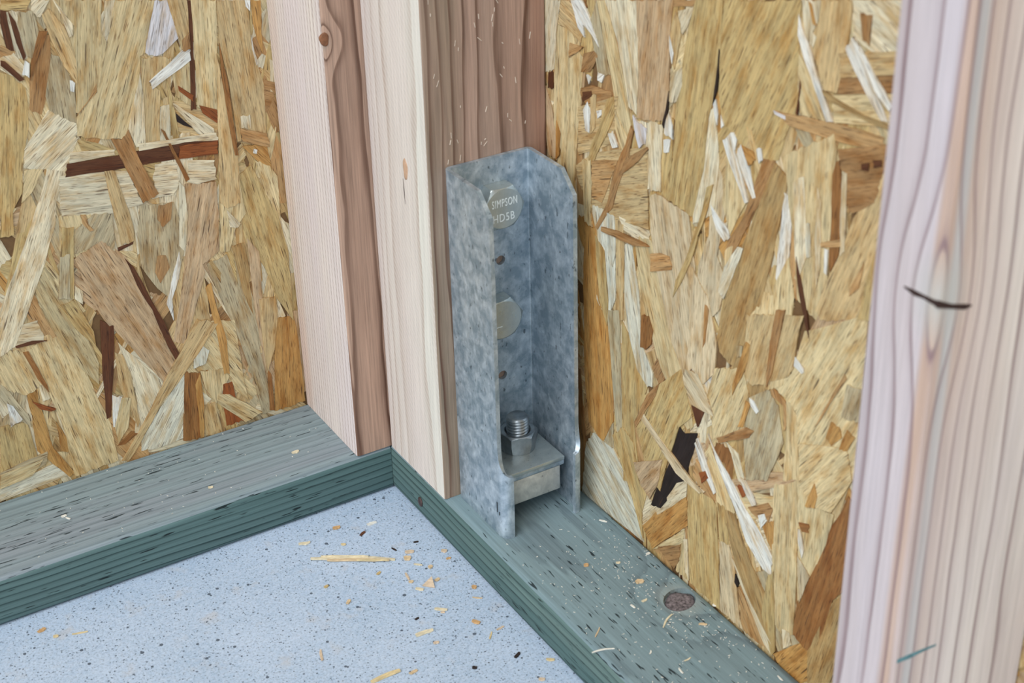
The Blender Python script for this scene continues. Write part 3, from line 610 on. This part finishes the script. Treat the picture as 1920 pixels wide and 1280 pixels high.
d 0.45 -1.97 234,149.8 239.6,148.1 251.8,154.8 248.4,137.9 238.8,110.1 228.1,93.5 217.1,77.5 206.4,74.1 213.5,93.3 224.2,116.1 229,135.1
O 0.45 0.93 196.8,50.8 219.8,82.2 243.6,104.7 246,81.2 223.9,56.7 209.5,39.7
c 0.45 0.77 209.5,39.7 223.9,55.9 243.3,77.4 241.3,61.2
B 0.81 0.66 215.4,44.8 240.1,62.6 239,48.9 233.6,38.8
c 0.45 -1.63 238.4,61.5 246.5,70.9 249.9,39.5 235.4,38.7
p 0.9 -1.44 242.6,68.5 246.5,70.9 249.9,40.8 246.2,44
T 0.45 -0.48 251.3,135.5 270.8,126.8 274.1,116.8 260.8,114.9 249.3,122.4
c 0.45 -1.03 263.7,154.3 275.1,141.2 292.4,119.8 274.4,113 262.3,133.8
y 0.45 -1.44 244.2,113.3 265.9,119.9 274.4,113 281.1,55.1 282.2,37.8 251.2,38.5 246.3,75
p2 1.35 -0.32 191.2,135.7 197,140 214.9,131.4 249.5,118.4 263.3,118.4 258.1,113.7 232.9,114.9 206.2,128.7
w 0.9 -0.95 250.1,146.8 253.1,152.3 261.8,141.5 273.7,123.8 271.2,120.7 258.6,131.7
R 1.35 -2.19 256.1,128.3 262.3,133.1 265.3,129.6 259.2,122.1
y 0.45 -1.39 274.1,116.8 282.1,117.6 288.2,91 278.8,87.2
p2 0.45 -1.33 278.7,89.1 288.1,93 294.3,80.6 302.4,44.1 306.6,37.6 282.2,37.8
T 0.45 -0.91 299,67.1 315.5,57.4 329.9,40.2 314.6,37.7 305,38.2
Y 0.45 -1.03 272.1,147.3 279.9,147.8 287.8,125 298.5,107.7 310.2,90.9 326.6,77.4 333.5,57.4 323.9,50.7 306.8,68.2 294,84.5 283.9,106.7 276.2,126
d 0.9 -1.28 295.7,75.3 299.8,70.9 298.5,66.7 295.7,69
p 0.9 -0.82 290.2,86.1 294,84.5 312.4,63.6 334.5,45.7 335.2,38.5 327.3,41.3 307.2,64.2
y 0.9 -1.45 325.2,92.7 330.5,100.2 337.3,43.4 334.2,37.8 322.8,62.5
B 0.45 0.6 303.4,130.4 320.6,143.9 325.7,142 322.1,128.2 309.6,128.3
O 0.45 -1.44 317.4,125.3 327.3,135.3 329.5,111.4 323,117.1
p 0.45 -0.89 278.7,164.5 285.3,158.6 293.1,143.8 300.7,144.4 291.7,162.2
w 0.45 -0.76 262.2,160.4 271.8,151 284.4,142.7 302,127.7 318,117.9 328.7,108.9 327.5,95 320,95.3 303.9,105 291.1,123 275.1,141.2
R 0.45 -0.8 292.4,139.5 298.2,143.7 302.2,138.3 297.5,133.9
w 0.9 -0.69 294.4,146.5 300.4,148.1 308.5,141.3 311.3,137.2 307.6,133.8 301.1,138.8
w 0.9 -1.93 313.4,130.7 319,135.2 321.7,131.9 316.6,122.9
B 0.9 0.66 271.1,162.2 297.5,184.1 304.8,185.2 300.5,178.3 283.7,167.2 273.9,159.9
c 0.45 -1.62 344,173.4 359.1,182.2 360.9,165.1 376.1,168.9 372,146.2 361.9,113.1 353.8,91.9 348.5,138.9
c 0.45 -1.5 324.6,164 343.8,175.2 348.5,138.9 350.7,93.7 351.5,66.1 343.4,58.3 332.8,65.2 326.3,125
O 1.35 1.3 359.2,180.5 362.3,173.2 361,164.5 353.1,161.5
b 0.9 0.45 348.6,147.2 357,150.9 357.6,145.3 351.8,142.8
w 0.9 -1.31 348.5,142.7 352,141.1 355.3,131.8 353.7,125 349.5,133.8
p2 0.9 -1.52 349.9,124.5 361.6,116.7 354.6,92.5
Y 0.45 -1.79 364.9,63.4 380.7,110.2 392.3,125.7 393.4,60.2 367.3,40.5
b 0.45 -1.79 384.9,186.7 381.2,173.8 374.8,160.8 365.1,126.7 352.4,90.9 351,66.5 362.4,63.7 368.1,64.9 376.4,87.7 381.3,112.6 395.5,135.4 391.6,183.7
p 0.9 -1.65 341.9,64.2 348.6,66.1 350.8,58.2 344.2,50.5
O 0.45 -2.14 335.1,39.7 357.5,64.3 367.1,65 368.4,43.4 356.1,29.9 348.4,32.6''')
for wall, data, P, (vu0, vu1, vz0, vz1), (fu0, fu1) in ((wall_l, LEFT, P_left, (20, 285, 34, 430), (-85, 1480)), (wall_r, RIGHT, P_right, (80, 640, 30, 560), (-85, 1680))):
    # far field first: one joined layer of flakes over the parts of the panel the photograph does not reach, and a bed under the rest
    bed = [rnd_strand(fu0+15, fu1, 12, 1290, rng.uniform(-0.55, -0.15), 1.5) for _ in range(4600)]
    bed = [(c if c not in 'rRdbw' else 't', t, a, [(max(fu0, min(fu1, x)), min(1299, z)) for x, z in p]) for c, t, a, p in bed]
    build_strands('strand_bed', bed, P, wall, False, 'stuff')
    n_fill = min(115, 292-len(data))
    for k in range(n_fill):
        it = rnd_strand(vu0, vu1, vz0, vz1, rng.uniform(-0.15, 0.22))
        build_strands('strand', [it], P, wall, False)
    for it in data:  # some near-black pieces paint the shade of crevices between flakes
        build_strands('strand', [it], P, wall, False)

# ---------------------------------------------------------------- framing lumber
def lumber(name, dims, mats, pick, bevel, label, cat, edges='all'):
    bm = box_bm(*[d*MM for d in dims], bevel*MM, 3, edges); me = bm_mesh(bm, name); o = link(name, me, mats)
    for p in me.polygons: p.material_index = pick(p.normal)
    smooth_by_angle(me, 50)
    return tag(o, label, cat)
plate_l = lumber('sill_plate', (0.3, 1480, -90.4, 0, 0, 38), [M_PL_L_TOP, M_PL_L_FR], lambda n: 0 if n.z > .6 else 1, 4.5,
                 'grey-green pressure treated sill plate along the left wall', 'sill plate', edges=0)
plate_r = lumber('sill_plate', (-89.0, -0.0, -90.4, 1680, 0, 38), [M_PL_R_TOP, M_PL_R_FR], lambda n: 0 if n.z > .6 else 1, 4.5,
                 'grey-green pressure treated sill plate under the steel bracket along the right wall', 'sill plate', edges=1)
stud = lumber('wall_stud', (-10.3, 27.6, -89.6, -0.3, 38.2, 1290), [M_STUD_X, M_STUD_Y], lambda n: 1 if n.y > .5 else 0, 2.0,
              'pale wooden stud with brown narrow edge, standing on the left sill plate in the corner', 'stud', edges=2)
post = lumber('corner_post', (-88.6, 0, 0.3, 82.3, 38.2, 1290), [M_POST_X, M_POST_Y], lambda n: 1 if n.y > .5 else 0, 1.6,
              'thick wooden corner post with brown face that carries the steel bracket', 'post', edges=2)
near = lumber('wall_stud', (-88.6, 0, 475.5, 513.5, 38.2, 1290), [M_FG], lambda n: 0, 2.2,
              'pinkish wooden stud nearest the camera at the right, with a cracked knot', 'stud', edges=2)

def knot_disc(name, parent, cx, cy, cz, rx, ry, normal_axis, mat, dome=0.0004, rot=0.0, n=22, sink=0.0):
    """an irregular low dome set into a board face"""
    bm = bmesh.new(); rings = []
    for k, (s, h) in enumerate(((1.0, -0.0015), (1.0, 0.00015), (0.8, dome*.8), (0.45, dome), )):
        ring = []
        for i in range(n):
            a = 2*math.pi*i/n; w_ = 1+0.07*math.sin(3*a+1)+0.05*math.sin(5*a); x, y = rx*s*w_*math.cos(a), ry*s*w_*math.sin(a)
            x, y = x*math.cos(rot)-y*math.sin(rot), x*math.sin(rot)+y*math.cos(rot); hh = h+sink
            ring.append(bm.verts.new({2: (cx+x, cy+y, cz+hh), 1: (cx+x, cy+hh, cz+y), 0: (cx+hh, cy+x, cz+y)}[normal_axis]))
        rings.append(ring)
    for a, b in zip(rings, rings[1:]):
        for i in range(n): bm.faces.new((a[i], a[(i+1) % n], b[(i+1) % n], b[i]))
    bm.faces.new(rings[-1]); bm.faces.new(rings[0][::-1])
    return link(name, bm_mesh(bm, name, True), mat, parent)
# the loose dark knot in the right plate sits in a bored hollow
hole_c = link('cutter', bm_mesh(cyl(1.0, 0.006, 26), 'cutter'), M_HOLE)
hole_c.scale = (0.0122, 0.0100, 1); hole_c.location = (-0.0732, 0.2607, 0.0375); hole_c.rotation_euler = (0, 0, 0.5)
cut(plate_r, [hole_c])
k1 = knot_disc('knot', plate_r, -0.0732, 0.2607, 0.0352, 0.0114, 0.0092, 2, M_KNOT, 0.0010, 0.5); k1['label'] = 'dark loose knot sunk in the plate'
k2 = knot_disc('knot', stud, 0.0262, -0.0001, 0.3575, 0.0030, 0.0045, 1, M_KNOT2); k2['label'] = 'small red brown knot at the edge'
k3 = knot_disc('knot', post, -0.0001, 0.0515, 0.2800, 0.0032, 0.0075, 0, plain('pale orange knot', (202, 164, 134), .7), 0.0003)

def ribbon(name, parent, pts, widths, mat, nrm, lift=0.00025, depth=0.0012):
    """a thin solid sliver following points on a face"""
    bm = bmesh.new(); N = Vector(nrm); rows = []
    for i, p in enumerate(pts):
        p = Vector(p); d = (Vector(pts[min(i+1, len(pts)-1)])-Vector(pts[max(i-1, 0)])).normalized(); s = d.cross(N).normalized()*widths[i]/2
        rows.append([bm.verts.new(p+s+N*lift), bm.verts.new(p-s+N*lift), bm.verts.new(p-s-N*depth), bm.verts.new(p+s-N*depth)])
    for a, b in zip(rows, rows[1:]):
        for i in range(4): bm.faces.new((a[i], a[(i+1) % 4], b[(i+1) % 4], b[i]))
    bm.faces.new(rows[0][::-1]); bm.faces.new(rows[-1])
    return link(name, bm_mesh(bm, name), mat, parent)
c1 = ribbon('knot_crack', near, [(0, .4945, .3895), (0, .5005, .3893), (0, .5055, .3898), (0, .5131, .3899)], [.0006, .0024, .0016, .0026], M_CRACK, (1, 0, 0))
c2 = ribbon('knot_crack', near, [(-.0002, .5135, .3898), (-.0075, .5135, .3868), (-.0155, .5135, .3842), (-.0190, .5135, .3838)], [.0030, .0020, .0024, .0006], M_CRACK, (0, 1, 0))
pm_ = ribbon('crayon_mark', near, [(-.0022, .5135, .2056), (-.010, .5135, .2050), (-.018, .5135, .2048), (-.0263, .5135, .2042)], [.0022, .0026, .0018, .0010], M_PENCIL, (0, 1, 0), 0.00012)
pm_['label'] = 'short teal crayon stroke'
k4 = knot_disc('knot', near, -0.073, 0.5135, 0.287, 0.006, 0.009, 1, plain('pale grey knot', (178, 166, 162), .75), 0.0002)
pc = ribbon('bark_crack', post, [(-.00005, .0475, .272), (-.00005, .0478, .264), (-.00005, .0482, .254)], [.0003, .0011, .0003], M_CRACK, (1, 0, 0), 0.0001)

bm = bmesh.new()
for _ in range(46):
    x, z, L, a = rng.uniform(-84, -6), rng.uniform(292, 420), rng.uniform(1.2, 4.5), rng.gauss(math.pi/2, 0.35); wd = rng.uniform(.22, .5)
    for q in bmesh.ops.create_cube(bm, size=1)['verts']:
        lx, ly, lz = q.co.x*L, q.co.y*0.5, q.co.z*wd
        q.co = Vector(((x+lx*math.cos(a)-lz*math.sin(a))*MM, (82.35+ly)*MM, (z+lx*math.sin(a)+lz*math.cos(a))*MM))
fz = link('raised_fibres', bm_mesh(bm, 'raised_fibres'), plain('pale raised fibre', (222, 206, 188), .7), post); fz['kind'] = 'stuff'

# ---------------------------------------------------------------- nail in the front of the right plate
nb = bmesh.new()
bmesh.ops.create_uvsphere(nb, u_segments=18, v_segments=10, radius=0.0032)
for v in nb.verts: v.co.x *= 0.35; v.co.z *= 1.25
nail = link('nail', bm_mesh(nb, 'nail', True), M_NAIL, None, (0.0004, 0.0439, 0.0136)); tag(nail, 'rusty nail head set in the front of the right sill plate', 'nail')

# ---------------------------------------------------------------- steel hold-down bracket
HX, HY, HZ = -0.0430, 0.0825, 0.0381
hd = empty('hold_down_bracket', (HX, HY, HZ), 'galvanised steel hold-down bracket fixed to the brown face of the corner post', 'bracket')
def rel(v): return (v[0]*MM-HX, v[1]*MM-HY, v[2]*MM-HZ)
T = 3.0; XL, XR = -11.0, -75.0; YB = 82.6; RB = 4.2                       # outer faces, post face, bend radius (outer)
def smax(z, full):
    """unfolded depth of the side flanges at height z: clipped top corner, straight edge, flare into a curled front lip"""
    if z >= 276: return 58.2 - 14.0*((z-276)/13.4)
    if z > 110: return 59.5 - (z-110)*0.006
    if z > 87: t = (110-z)/23; return 59.5 + (full-59.5)*(1-math.sqrt(max(0, 1-t*t)))
    return full
def path(s):
    """left half of the bent strip, outer face: s from the back corner forwards; returns point and outward normal"""
    yb, R = 140.0-82.6, 6.4
    if s < RB*math.pi/2:
        a = s/RB; return (XL-RB+RB*math.sin(a), YB+RB-RB*math.cos(a)), (math.sin(a), -math.cos(a))
    s2 = s-RB*math.pi/2+RB
    if s2 < yb: return (XL, YB+s2), (1.0, 0.0)
    a = (s2-yb)/R
    if a < math.pi/2: return (XL-R+R*math.cos(a), YB+yb+R*math.sin(a)), (math.cos(a), math.sin(a))
    return (XL-R-(a-math.pi/2)*R, YB+yb+R), (0.0, 1.0)
zs = [38.1, 44, 54, 64, 74, 82, 87, 87.8, 90, 93, 96, 100, 104, 107.5, 110, 118, 130, 150, 175, 200, 225, 250, 268, 276, 279, 282.5, 286, 289.4]
NB, NF, NE = 6, 7, 9
def half_row(z, full):
    S = smax(z, full); half = [RB*math.pi/2*i/NB for i in range(NB+1)]; f1 = min(S-1.0, 56.0)
    half += [RB*math.pi/2+(f1-RB*math.pi/2)*(i+1)/NF for i in range(NF)]
    return [path(s) for s in half + [f1+(S-f1)*(i+1)/NE for i in range(NE)]]
def row(z):
    cx = (XL+XR)/2
    return half_row(z, 71.6)[::-1] + [((2*cx-p[0], p[1]), (-n_[0], n_[1])) for p, n_ in half_row(z, 70.4)]
bm = bmesh.new(); OUT, INN = [], []
for z in zs:
    a, b = [], []
    for (p, n_) in row(z):
        a.append(bm.verts.new(rel((p[0], p[1], z)))); b.append(bm.verts.new(rel((p[0]-n_[0]*T, p[1]-n_[1]*T, z))))
    OUT.append(a); INN.append(b)
nz, nn = len(zs), len(OUT[0])
for i in range(nz-1):
    for j in range(nn-1):
        bm.faces.new((OUT[i][j], OUT[i][j+1], OUT[i+1][j+1], OUT[i+1][j])); bm.faces.new((INN[i][j], INN[i+1][j], INN[i+1][j+1], INN[i][j+1]))
    for j in (0, nn-1): bm.faces.new((OUT[i][j], OUT[i+1][j], INN[i+1][j], INN[i][j]))
for i in (0, nz-1):
    for j in range(nn-1): bm.faces.new((OUT[i][j], INN[i][j], INN[i][j+1], OUT[i][j+1]))
chan = link('channel', bm_mesh(bm, 'channel'), M_GALV, hd)
cs = []
for hx, hz in ((-49.2, 214.9), (-48.2, 126.5)):
    c_ = link('cutter', bm_mesh(cyl(0.0034, 0.012, 24, axis=1), 'cutter'), M_GALV, hd); c_.location = rel((hx, 84.0, hz)); cs.append(c_)
cut(chan, cs); smooth_by_angle(chan.data, 32)
# seat: a bent load plate with its own bearing plate on top
seat = link('seat', bm_mesh(box_bm(*[a-b for a, b in ((-67.6*MM, HX), (-14.4*MM, HX), (88.5*MM, HY), (133.2*MM, HY), (72.6*MM, HZ), (76.6*MM, HZ))], 0.0008, 2), 'seat'), M_GALV, hd)
lip = link('seat_lip', bm_mesh(box_bm(*[a-b for a, b in ((-64.5*MM, HX), (-14.4*MM, HX), (128.6*MM, HY), (133.0*MM, HY), (53.2*MM, HZ), (72.7*MM, HZ))], 0.0010, 2), 'seat_lip'), M_LIP, hd)
bp = link('bearing_plate', bm_mesh(box_bm(*[a-b for a, b in ((-67.4*MM, HX), (-14.6*MM, HX), (86.4*MM, HY), (134.2*MM, HY), (76.7*MM, HZ), (79.9*MM, HZ))], 0.0007, 2), 'bearing_plate'), M_ZINC, hd)
for o_ in (seat, bp):
    c_ = link('cutter', bm_mesh(cyl(0.0085, 0.02, 32), 'cutter'), M_GALV, hd); c_.location = rel((-46.6, 106.6, 77)); cut(o_, [c_]); smooth_by_angle(o_.data, 40)
smooth_by_angle(lip.data, 40)
slot = link('punched_mark', bm_mesh(box_bm(-0.0004, 0.00012, -0.0007, 0.0007, -0.0042, 0.0042, 0.0005, 2, 0), 'punched_mark'), M_DARK, hd, rel((-11, 137.4, 60.8)))
slot2 = link('punched_mark', bm_mesh(box_bm(-0.0004, 0.00012, -0.0006, 0.0006, -0.0014, 0.0014, 0.0005, 2, 0), 'punched_mark'), M_DARK, hd, rel((-11, 143.2-3.0, 57.0)))

# ---------------------------------------------------------------- bolts, rod and nut
def hex_solid(ap, h, hole=0.0, rot=0.0, cham=1.0, both=False):
    """hexagonal prism along +z with a conical chamfer: radius = min(hexagon, cone)"""
    bm = bmesh.new(); N = 72; k = math.tan(math.radians(60)); rows = []
    zz = [0.0, h*0.5] + [h-0.0026+0.0026*i/8 for i in range(9)]
    for z in zz:
        ring = []
        for i in range(N):
            a = 2*math.pi*i/N; hx = ap/math.cos(((a+math.pi/6) % (math.pi/3))-math.pi/6); cone = ap*0.965*cham+(h-z)*k
            if both: cone = min(cone, ap*0.98+z*k)
            R = min(hx, cone); ring.append(bm.verts.new((R*math.cos(a+rot), R*math.sin(a+rot), z)))
        rows.append(ring)
    def bridge(A, B):
        for i in range(N): bm.faces.new((A[i], A[(i+1) % N], B[(i+1) % N], B[i]))
    for A, B in zip(rows, rows[1:]): bridge(A, B)
    if hole:
        circ = lambda R, z: [bm.verts.new((R*math.cos(2*math.pi*i/N+rot), R*math.sin(2*math.pi*i/N+rot), z)) for i in range(N)]
        t1, t2, b1 = circ(hole*1.13, h), circ(hole, h-0.0012), circ(hole, 0.0)
        bridge(rows[-1], t1); bridge(t1, t2); bridge(t2, b1); bridge(b1, rows[0])
    else: bm.faces.new(rows[-1]); bm.faces.new(rows[0][::-1])
    return bm
def text_mesh(s, size, ext):
    cu = bpy.data.curves.new('txt', 'FONT'); cu.body = s; cu.size = size; cu.extrude = ext; cu.align_x = 'CENTER'; cu.align_y = 'CENTER'; cu.resolution_u = 3
    cu.space_character = 1.12; cu.offset = 0
    o = bpy.data.objects.new('txt', cu); COL.objects.link(o); bpy.context.view_layer.update()
    me = bpy.data.meshes.new_from_object(o.evaluated_get(bpy.context.evaluated_depsgraph_get()))
    bpy.data.objects.remove(o); bpy.data.curves.remove(cu); me.name = 'lettering'; return me
def bolt(bx, bz, rot, label, letters):
    root = empty('hex_bolt', (bx*MM, (YB+T)*MM, bz*MM), label, 'bolt', 'hex bolts in the back of the bracket')
    bmh = hex_solid(0.0142, 0.0110, 0, rot)
    bmesh.ops.rotate(bmh, verts=bmh.verts, matrix=Matrix.Rotation(-math.pi/2, 3, 'X'))      # head along +y
    hd_ = link('bolt_head', bm_mesh(bmh, 'bolt_head'), M_ZINC, root, (0, 0.0001, 0)); smooth_by_angle(hd_.data, 25)
    for s, size, dz, dx, sxx in letters:
        me = text_mesh(s, size, 0.00030); t_ = link('lettering', me, M_STAMP, root)
        t_.rotation_euler = (math.pi/2, 0, math.pi); t_.location = (dx*MM, 0.01096, dz*MM); t_.scale = (sxx, 1, 1); t_['label'] = 'raised letters ' + ('of the name line' if len(s) > 4 else 'of the size line')
    return root
R_ = math.radians
b1 = bolt(-46.4, 257.5, R_(-30), 'upper hex bolt with raised lettering on its zinc head, inside the bracket', [('SIMPSON', 0.0078, 4.0, -0.6, 0.56), ('HD5B', 0.0080, -6.4, 0.4, 0.76)])
b2 = bolt(-43.7, 176.3, R_(-25), 'lower hex bolt with plain zinc head, half hidden by the bracket flange', [])
dash = link('stamped_line', bm_mesh(box_bm(-0.0030, 0.0030, -0.0002, 0.0002, -0.00025, 0.00025), 'stamped_line'), M_STAMP, b2, (0.0040, 0.0111, -0.0045))

rod = empty('anchor_rod', (-0.0466, 0.1066, 0.0381), 'threaded steel anchor rod rising through the bracket seat', 'rod')
def thread_bm(R, h, pitch=0.00231, depth=0.00095):
    bm = bmesh.new(); N = 40; K = int(h/pitch*8); rows = []
    for j in range(K+1):
        z = h*j/K; ring = []
        for i in range(N):
            ph = (z/pitch - i/N) % 1.0; d = depth*abs(2*ph-1)**1.2; rr_ = R-d
            if z > h-0.0014: rr_ = min(rr_, R-0.0002-(z-(h-0.0014))*0.9)
            ring.append(bm.verts.new((rr_*math.cos(2*math.pi*i/N), rr_*math.sin(2*math.pi*i/N), z)))
        rows.append(ring)
    for A, B in zip(rows, rows[1:]):
        for i in range(N): bm.faces.new((A[i], A[(i+1) % N], B[(i+1) % N], B[i]))
    bm.faces.new(rows[-1]); bm.faces.new(rows[0][::-1]); return bm
th = link('thread', bm_mesh(thread_bm(0.0080, 0.0672), 'thread'), M_STEEL, rod); smooth_by_angle(th.data, 50)
nbm = hex_solid(0.0122, 0.0142, 0.0083, R_(11), both=True)
nut = link('hex_nut', bm_mesh(nbm, 'hex_nut'), M_STEEL, None, (-0.0466, 0.1066, 0.0800)); smooth_by_angle(nut.data, 25)
tag(nut, 'large steel hex nut tightened on the threaded rod above the seat', 'nut')

# ---------------------------------------------------------------- chips, slivers and sawdust
CHIPM = {}
def chip_mat(c):
    if c not in CHIPM: CHIPM[c] = plain('chip ' + c, dict(PAL, T=(206, 180, 142), o=(196, 156, 108), k=(204, 182, 156))[c], 0.8, 0.25, (250, 900, 400))
    return CHIPM[c]
def chip_mesh(L, W, t, bend=0.0, taper=0.5, n=5):
    bm = bmesh.new(); rows = []
    for i in range(n+1):
        s = i/n; w_ = W*(taper+(1-taper)*math.sin(math.pi*(0.12+0.8*s)))*rng.uniform(.85, 1.1); x = (s-.5)*L; y = bend*L*math.sin(math.pi*s)+rng.uniform(-.08, .08)*W
        zc = abs(s-.5)*rng.uniform(0, .10)*min(L, 0.02); rows.append([bm.verts.new((x, y-w_/2, zc)), bm.verts.new((x, y+w_/2, zc)), bm.verts.new((x, y+w_*.4, zc+t)), bm.verts.new((x, y-w_*.4, zc+t))])
    for a, b in zip(rows, rows[1:]):
        for i in range(4): bm.faces.new((a[i], a[(i+1) % 4], b[(i+1) % 4], b[i]))
    bm.faces.new(rows[0][::-1]); bm.faces.new(rows[-1]); return bm_mesh(bm, 'wood_chip')
FLOOR = '''o 59.0 22.5 5.5 3.01 3.9
w 35.0 31.9 7.3 3.09 3.2
r 46.2 39.3 5.6 -2.60 2.5
p 86.6 26.8 8.4 2.86 3.2
c 63.5 43.3 3.5 2.57 2.5
d 35.5 68.1 5.2 1.85 1.5
d 18.2 68.9 3.5 2.80 1.9
k 27.7 76.9 6.4 2.71 3.7
T 32.4 82.6 4.9 2.85 5.5
k 6.3 89.2 4.2 2.57 3.7
o 7.9 98.5 3.5 2.99 2.4
p 29.5 93.2 6.1 2.43 1.8
T 23.4 100.1 3.2 3.12 3.4
k 42.1 100.9 7.9 1.42 2.0
T 42.7 107.5 3.3 2.85 2.9
p 41.6 118.0 5.8 2.30 2.8
T 26.3 115.3 3.8 -2.94 3.1
o 8.9 136.3 3.3 2.84 4.0
T 12.8 147.5 7.0 2.43 1.4
p 39.8 145.0 8.8 2.44 2.8
o 26.1 169.0 5.7 2.19 3.6
p 60.8 160.3 12.4 3.02 3.7
c 25.2 186.4 7.3 -2.28 1.4
k 16.0 183.3 6.1 -2.97 1.9
T 89.3 103.7 4.6 -2.39 2.9
y 94.7 80.3 3.3 -2.91 2.7
y 57.4 86.7 3.7 -2.72 2.4
k 128.2 143.5 11.1 -1.90 2.1
c 102.3 184.5 20.7 -3.13 3.9
T 85.2 190.1 6.0 -2.97 2.8
d 20.5 212.6 5.9 -2.63 2.8
d 49.9 207.9 3.1 2.57 3.1
d 58.0 144.6 3.3 -2.85 1.9
o 276.2 18.6 5.8 -2.85 3.3
c 269.9 29.8 3.4 2.85 2.9
c 255.2 35.4 10.3 2.85 1.7
c 4.6 227.7 5.5 2.49 2.6
k 19.3 240.7 4.1 2.44 3.0
k 40.2 148.1 2.9 2.57 2.2
k 58.9 173.0 3.9 2.84 2.7'''
RPL = '''w -79.4 164.0 5.8 2.14 1.8
T -61.9 232.1 5.4 2.89 4.2
p -54.3 273.8 14.5 -2.59 1.4
T -70.7 288.6 5.3 2.49 2.1
T -10.7 259.2 9.7 -2.46 1.0
w -4.2 275.3 14.5 2.83 1.4
w -33.5 316.0 5.3 1.46 1.5
p -43.1 309.6 5.4 -3.03 1.2
w -84.0 210.6 2.8 3.09 2.1
p -61.7 207.8 2.9 2.84 2.2
w -44.1 250.3 4.1 1.72 1.8
o -42.3 198.7 3.2 2.57 3.4
w -79.6 353.4 5.3 1.51 1.2
p -53.5 249.4 4.1 -3.00 2.2
w -27.6 292.1 3.9 -2.42 1.0
w -88.4 277.6 2.8 2.03 2.0'''
LPL = '''p 63.7 -31.0 5.4 -3.10 3.4
w 234.2 -46.1 3.7 -3.09 2.6
w 232.5 -42.0 4.2 2.09 1.5
p 134.0 -22.7 3.4 3.03 2.7'''
NAMES = dict(w='white', p='pale cream', c='cream', k='pinkish tan', t='tan', T='tan', o='orange-brown', y='yellow-tan', r='reddish', d='black')
ORD = ('nearest', 'second nearest', 'third nearest', 'fourth nearest', 'fifth nearest', 'sixth nearest', 'seventh nearest')
def chips(txt, z, where, group, ref, refname, bendy=0.0):
    made = {}
    for ln in txt.strip().split('\n'):
        c, x, y, L, a, W = ln.split(); x, y, L, a, W = map(float, (x, y, L, a, W))
        dark = c == 'd'; nm = 'debris_speck' if dark else 'wood_chip'
        o = link(nm, chip_mesh(L*MM, W*MM, min(0.0010, 0.25*W*MM), rng.uniform(-bendy, bendy)), chip_mat(c), None, (x*MM, y*MM, z*MM+0.00012)); o.rotation_euler = (0, 0, a)
        size = 'long thin' if L > 9 else ('small' if L > 5 else 'tiny')
        tag(o, None, 'debris' if dark else 'wood chip', group)
        made.setdefault('%s %s %s %s' % (size, NAMES[c], 'debris speck' if dark else 'wood chip', where), []).append((math.hypot(x-ref[0], y-ref[1]), o))
    for lab, os_ in made.items():
        os_.sort(key=lambda t: t[0])
        for k, (_, o) in enumerate(os_):
            o['label'] = lab if len(os_) == 1 else '%s, %s %s' % (lab, 'farthest from' if k == len(os_)-1 and k > 0 else ORD[k]+' to', refname)
chips(FLOOR, 0.0, 'on the concrete', 'chips on the concrete', (0, 0), 'the inside corner', 0.04)
chips(RPL, 38.0, 'on the right sill plate', 'chips on the right sill plate', (-43, 120), 'the bracket', 0.10)
chips(LPL, 38.0, 'on the left sill plate', 'chips on the left sill plate', (28, -45), 'the corner stud')
# the long sliver: a bundle of splintered fibres
sl = empty('wood_sliver', (0.0658, 0.0633, 0.0001), 'long straw-coloured wood sliver lying on the concrete in front of the corner', 'wood sliver')
sl.rotation_euler = (0, 0, math.atan2(79.76-46.82, 40.28-91.25))
for k, (L, W, y, c, x) in enumerate(((60, 3.4, 0, 'p', 0), (44, 2.4, -1.9, 'T', 4), (34, 1.6, 1.9, 'p', -6), (22, 1.3, -2.4, 'c', 14))):
    link('splinter', chip_mesh(L*MM, W*MM, 0.0012, 0.03, 0.35, 8), chip_mat(c), sl, (x*MM, y*MM, 0.0003*k))
tri = bmesh.new()
vs_ = [tri.verts.new(v) for v in ((-.0042, -.003, 0), (.0048, -.0036, 0), (.0006, .0054, 0.0022), (-.0042, -.003, .0008), (.0048, -.0036, .0008), (.0006, .0054, 0.0030))]
for f_ in ((0, 1, 2), (3, 5, 4), (0, 3, 4, 1), (1, 4, 5, 2), (2, 5, 3, 0)): tri.faces.new([vs_[i] for i in f_])
to = link('wood_chip', bm_mesh(tri, 'wood_chip'), chip_mat('k'), None, (0.0332, 0.1164, 0.0001)); to.rotation_euler = (0, 0, 2.4)
tag(to, 'triangular pinkish wood flake on the concrete near the right plate', 'wood chip')
def sawdust(name, n, x0, x1, y0, y1, z, label, bias=None):
    bm = bmesh.new()
    for _ in range(n):
        if bias and rng.random() < .6: x, y = rng.gauss(bias[0], bias[2]), rng.gauss(bias[1], bias[3])
        else: x, y = rng.uniform(x0, x1), rng.uniform(y0, y1)
        if not (x0 < x < x1 and y0 < y < y1): continue
        if math.hypot(x+73.2, y-260.7) < 13 and x0 < -80: continue          # none float over the hollow knot
        L, W = rng.uniform(.35, 1.5), rng.uniform(.2, .5); a = rng.uniform(0, math.pi); ca, sa = math.cos(a), math.sin(a)
        q = [bm.verts.new(((x+sx*L/2*ca-sy*W/2*sa)*MM, (y+sx*L/2*sa+sy*W/2*ca)*MM, z*MM+h)) for h in (0.00005, 0.0003) for sx, sy in ((-1, -1), (1, -1), (1, 1), (-1, 1))]
        bm.faces.new(q[3::-1]); bm.faces.new(q[4:])
        for i in range(4): bm.faces.new((q[i], q[(i+1) % 4], q[(i+1) % 4+4], q[i+4]))
    o = link(name, bm_mesh(bm, name), chip_mat('w')); tag(o, label, 'sawdust', kind='stuff')
sawdust('sawdust', 420, -86, -4, 150, 420, 38, 'pale sawdust grains scattered on the right sill plate', (-66, 250, 14, 42))
sawdust('sawdust', 60, 30, 320, -86, -6, 38, 'few pale sawdust grains on the left sill plate')
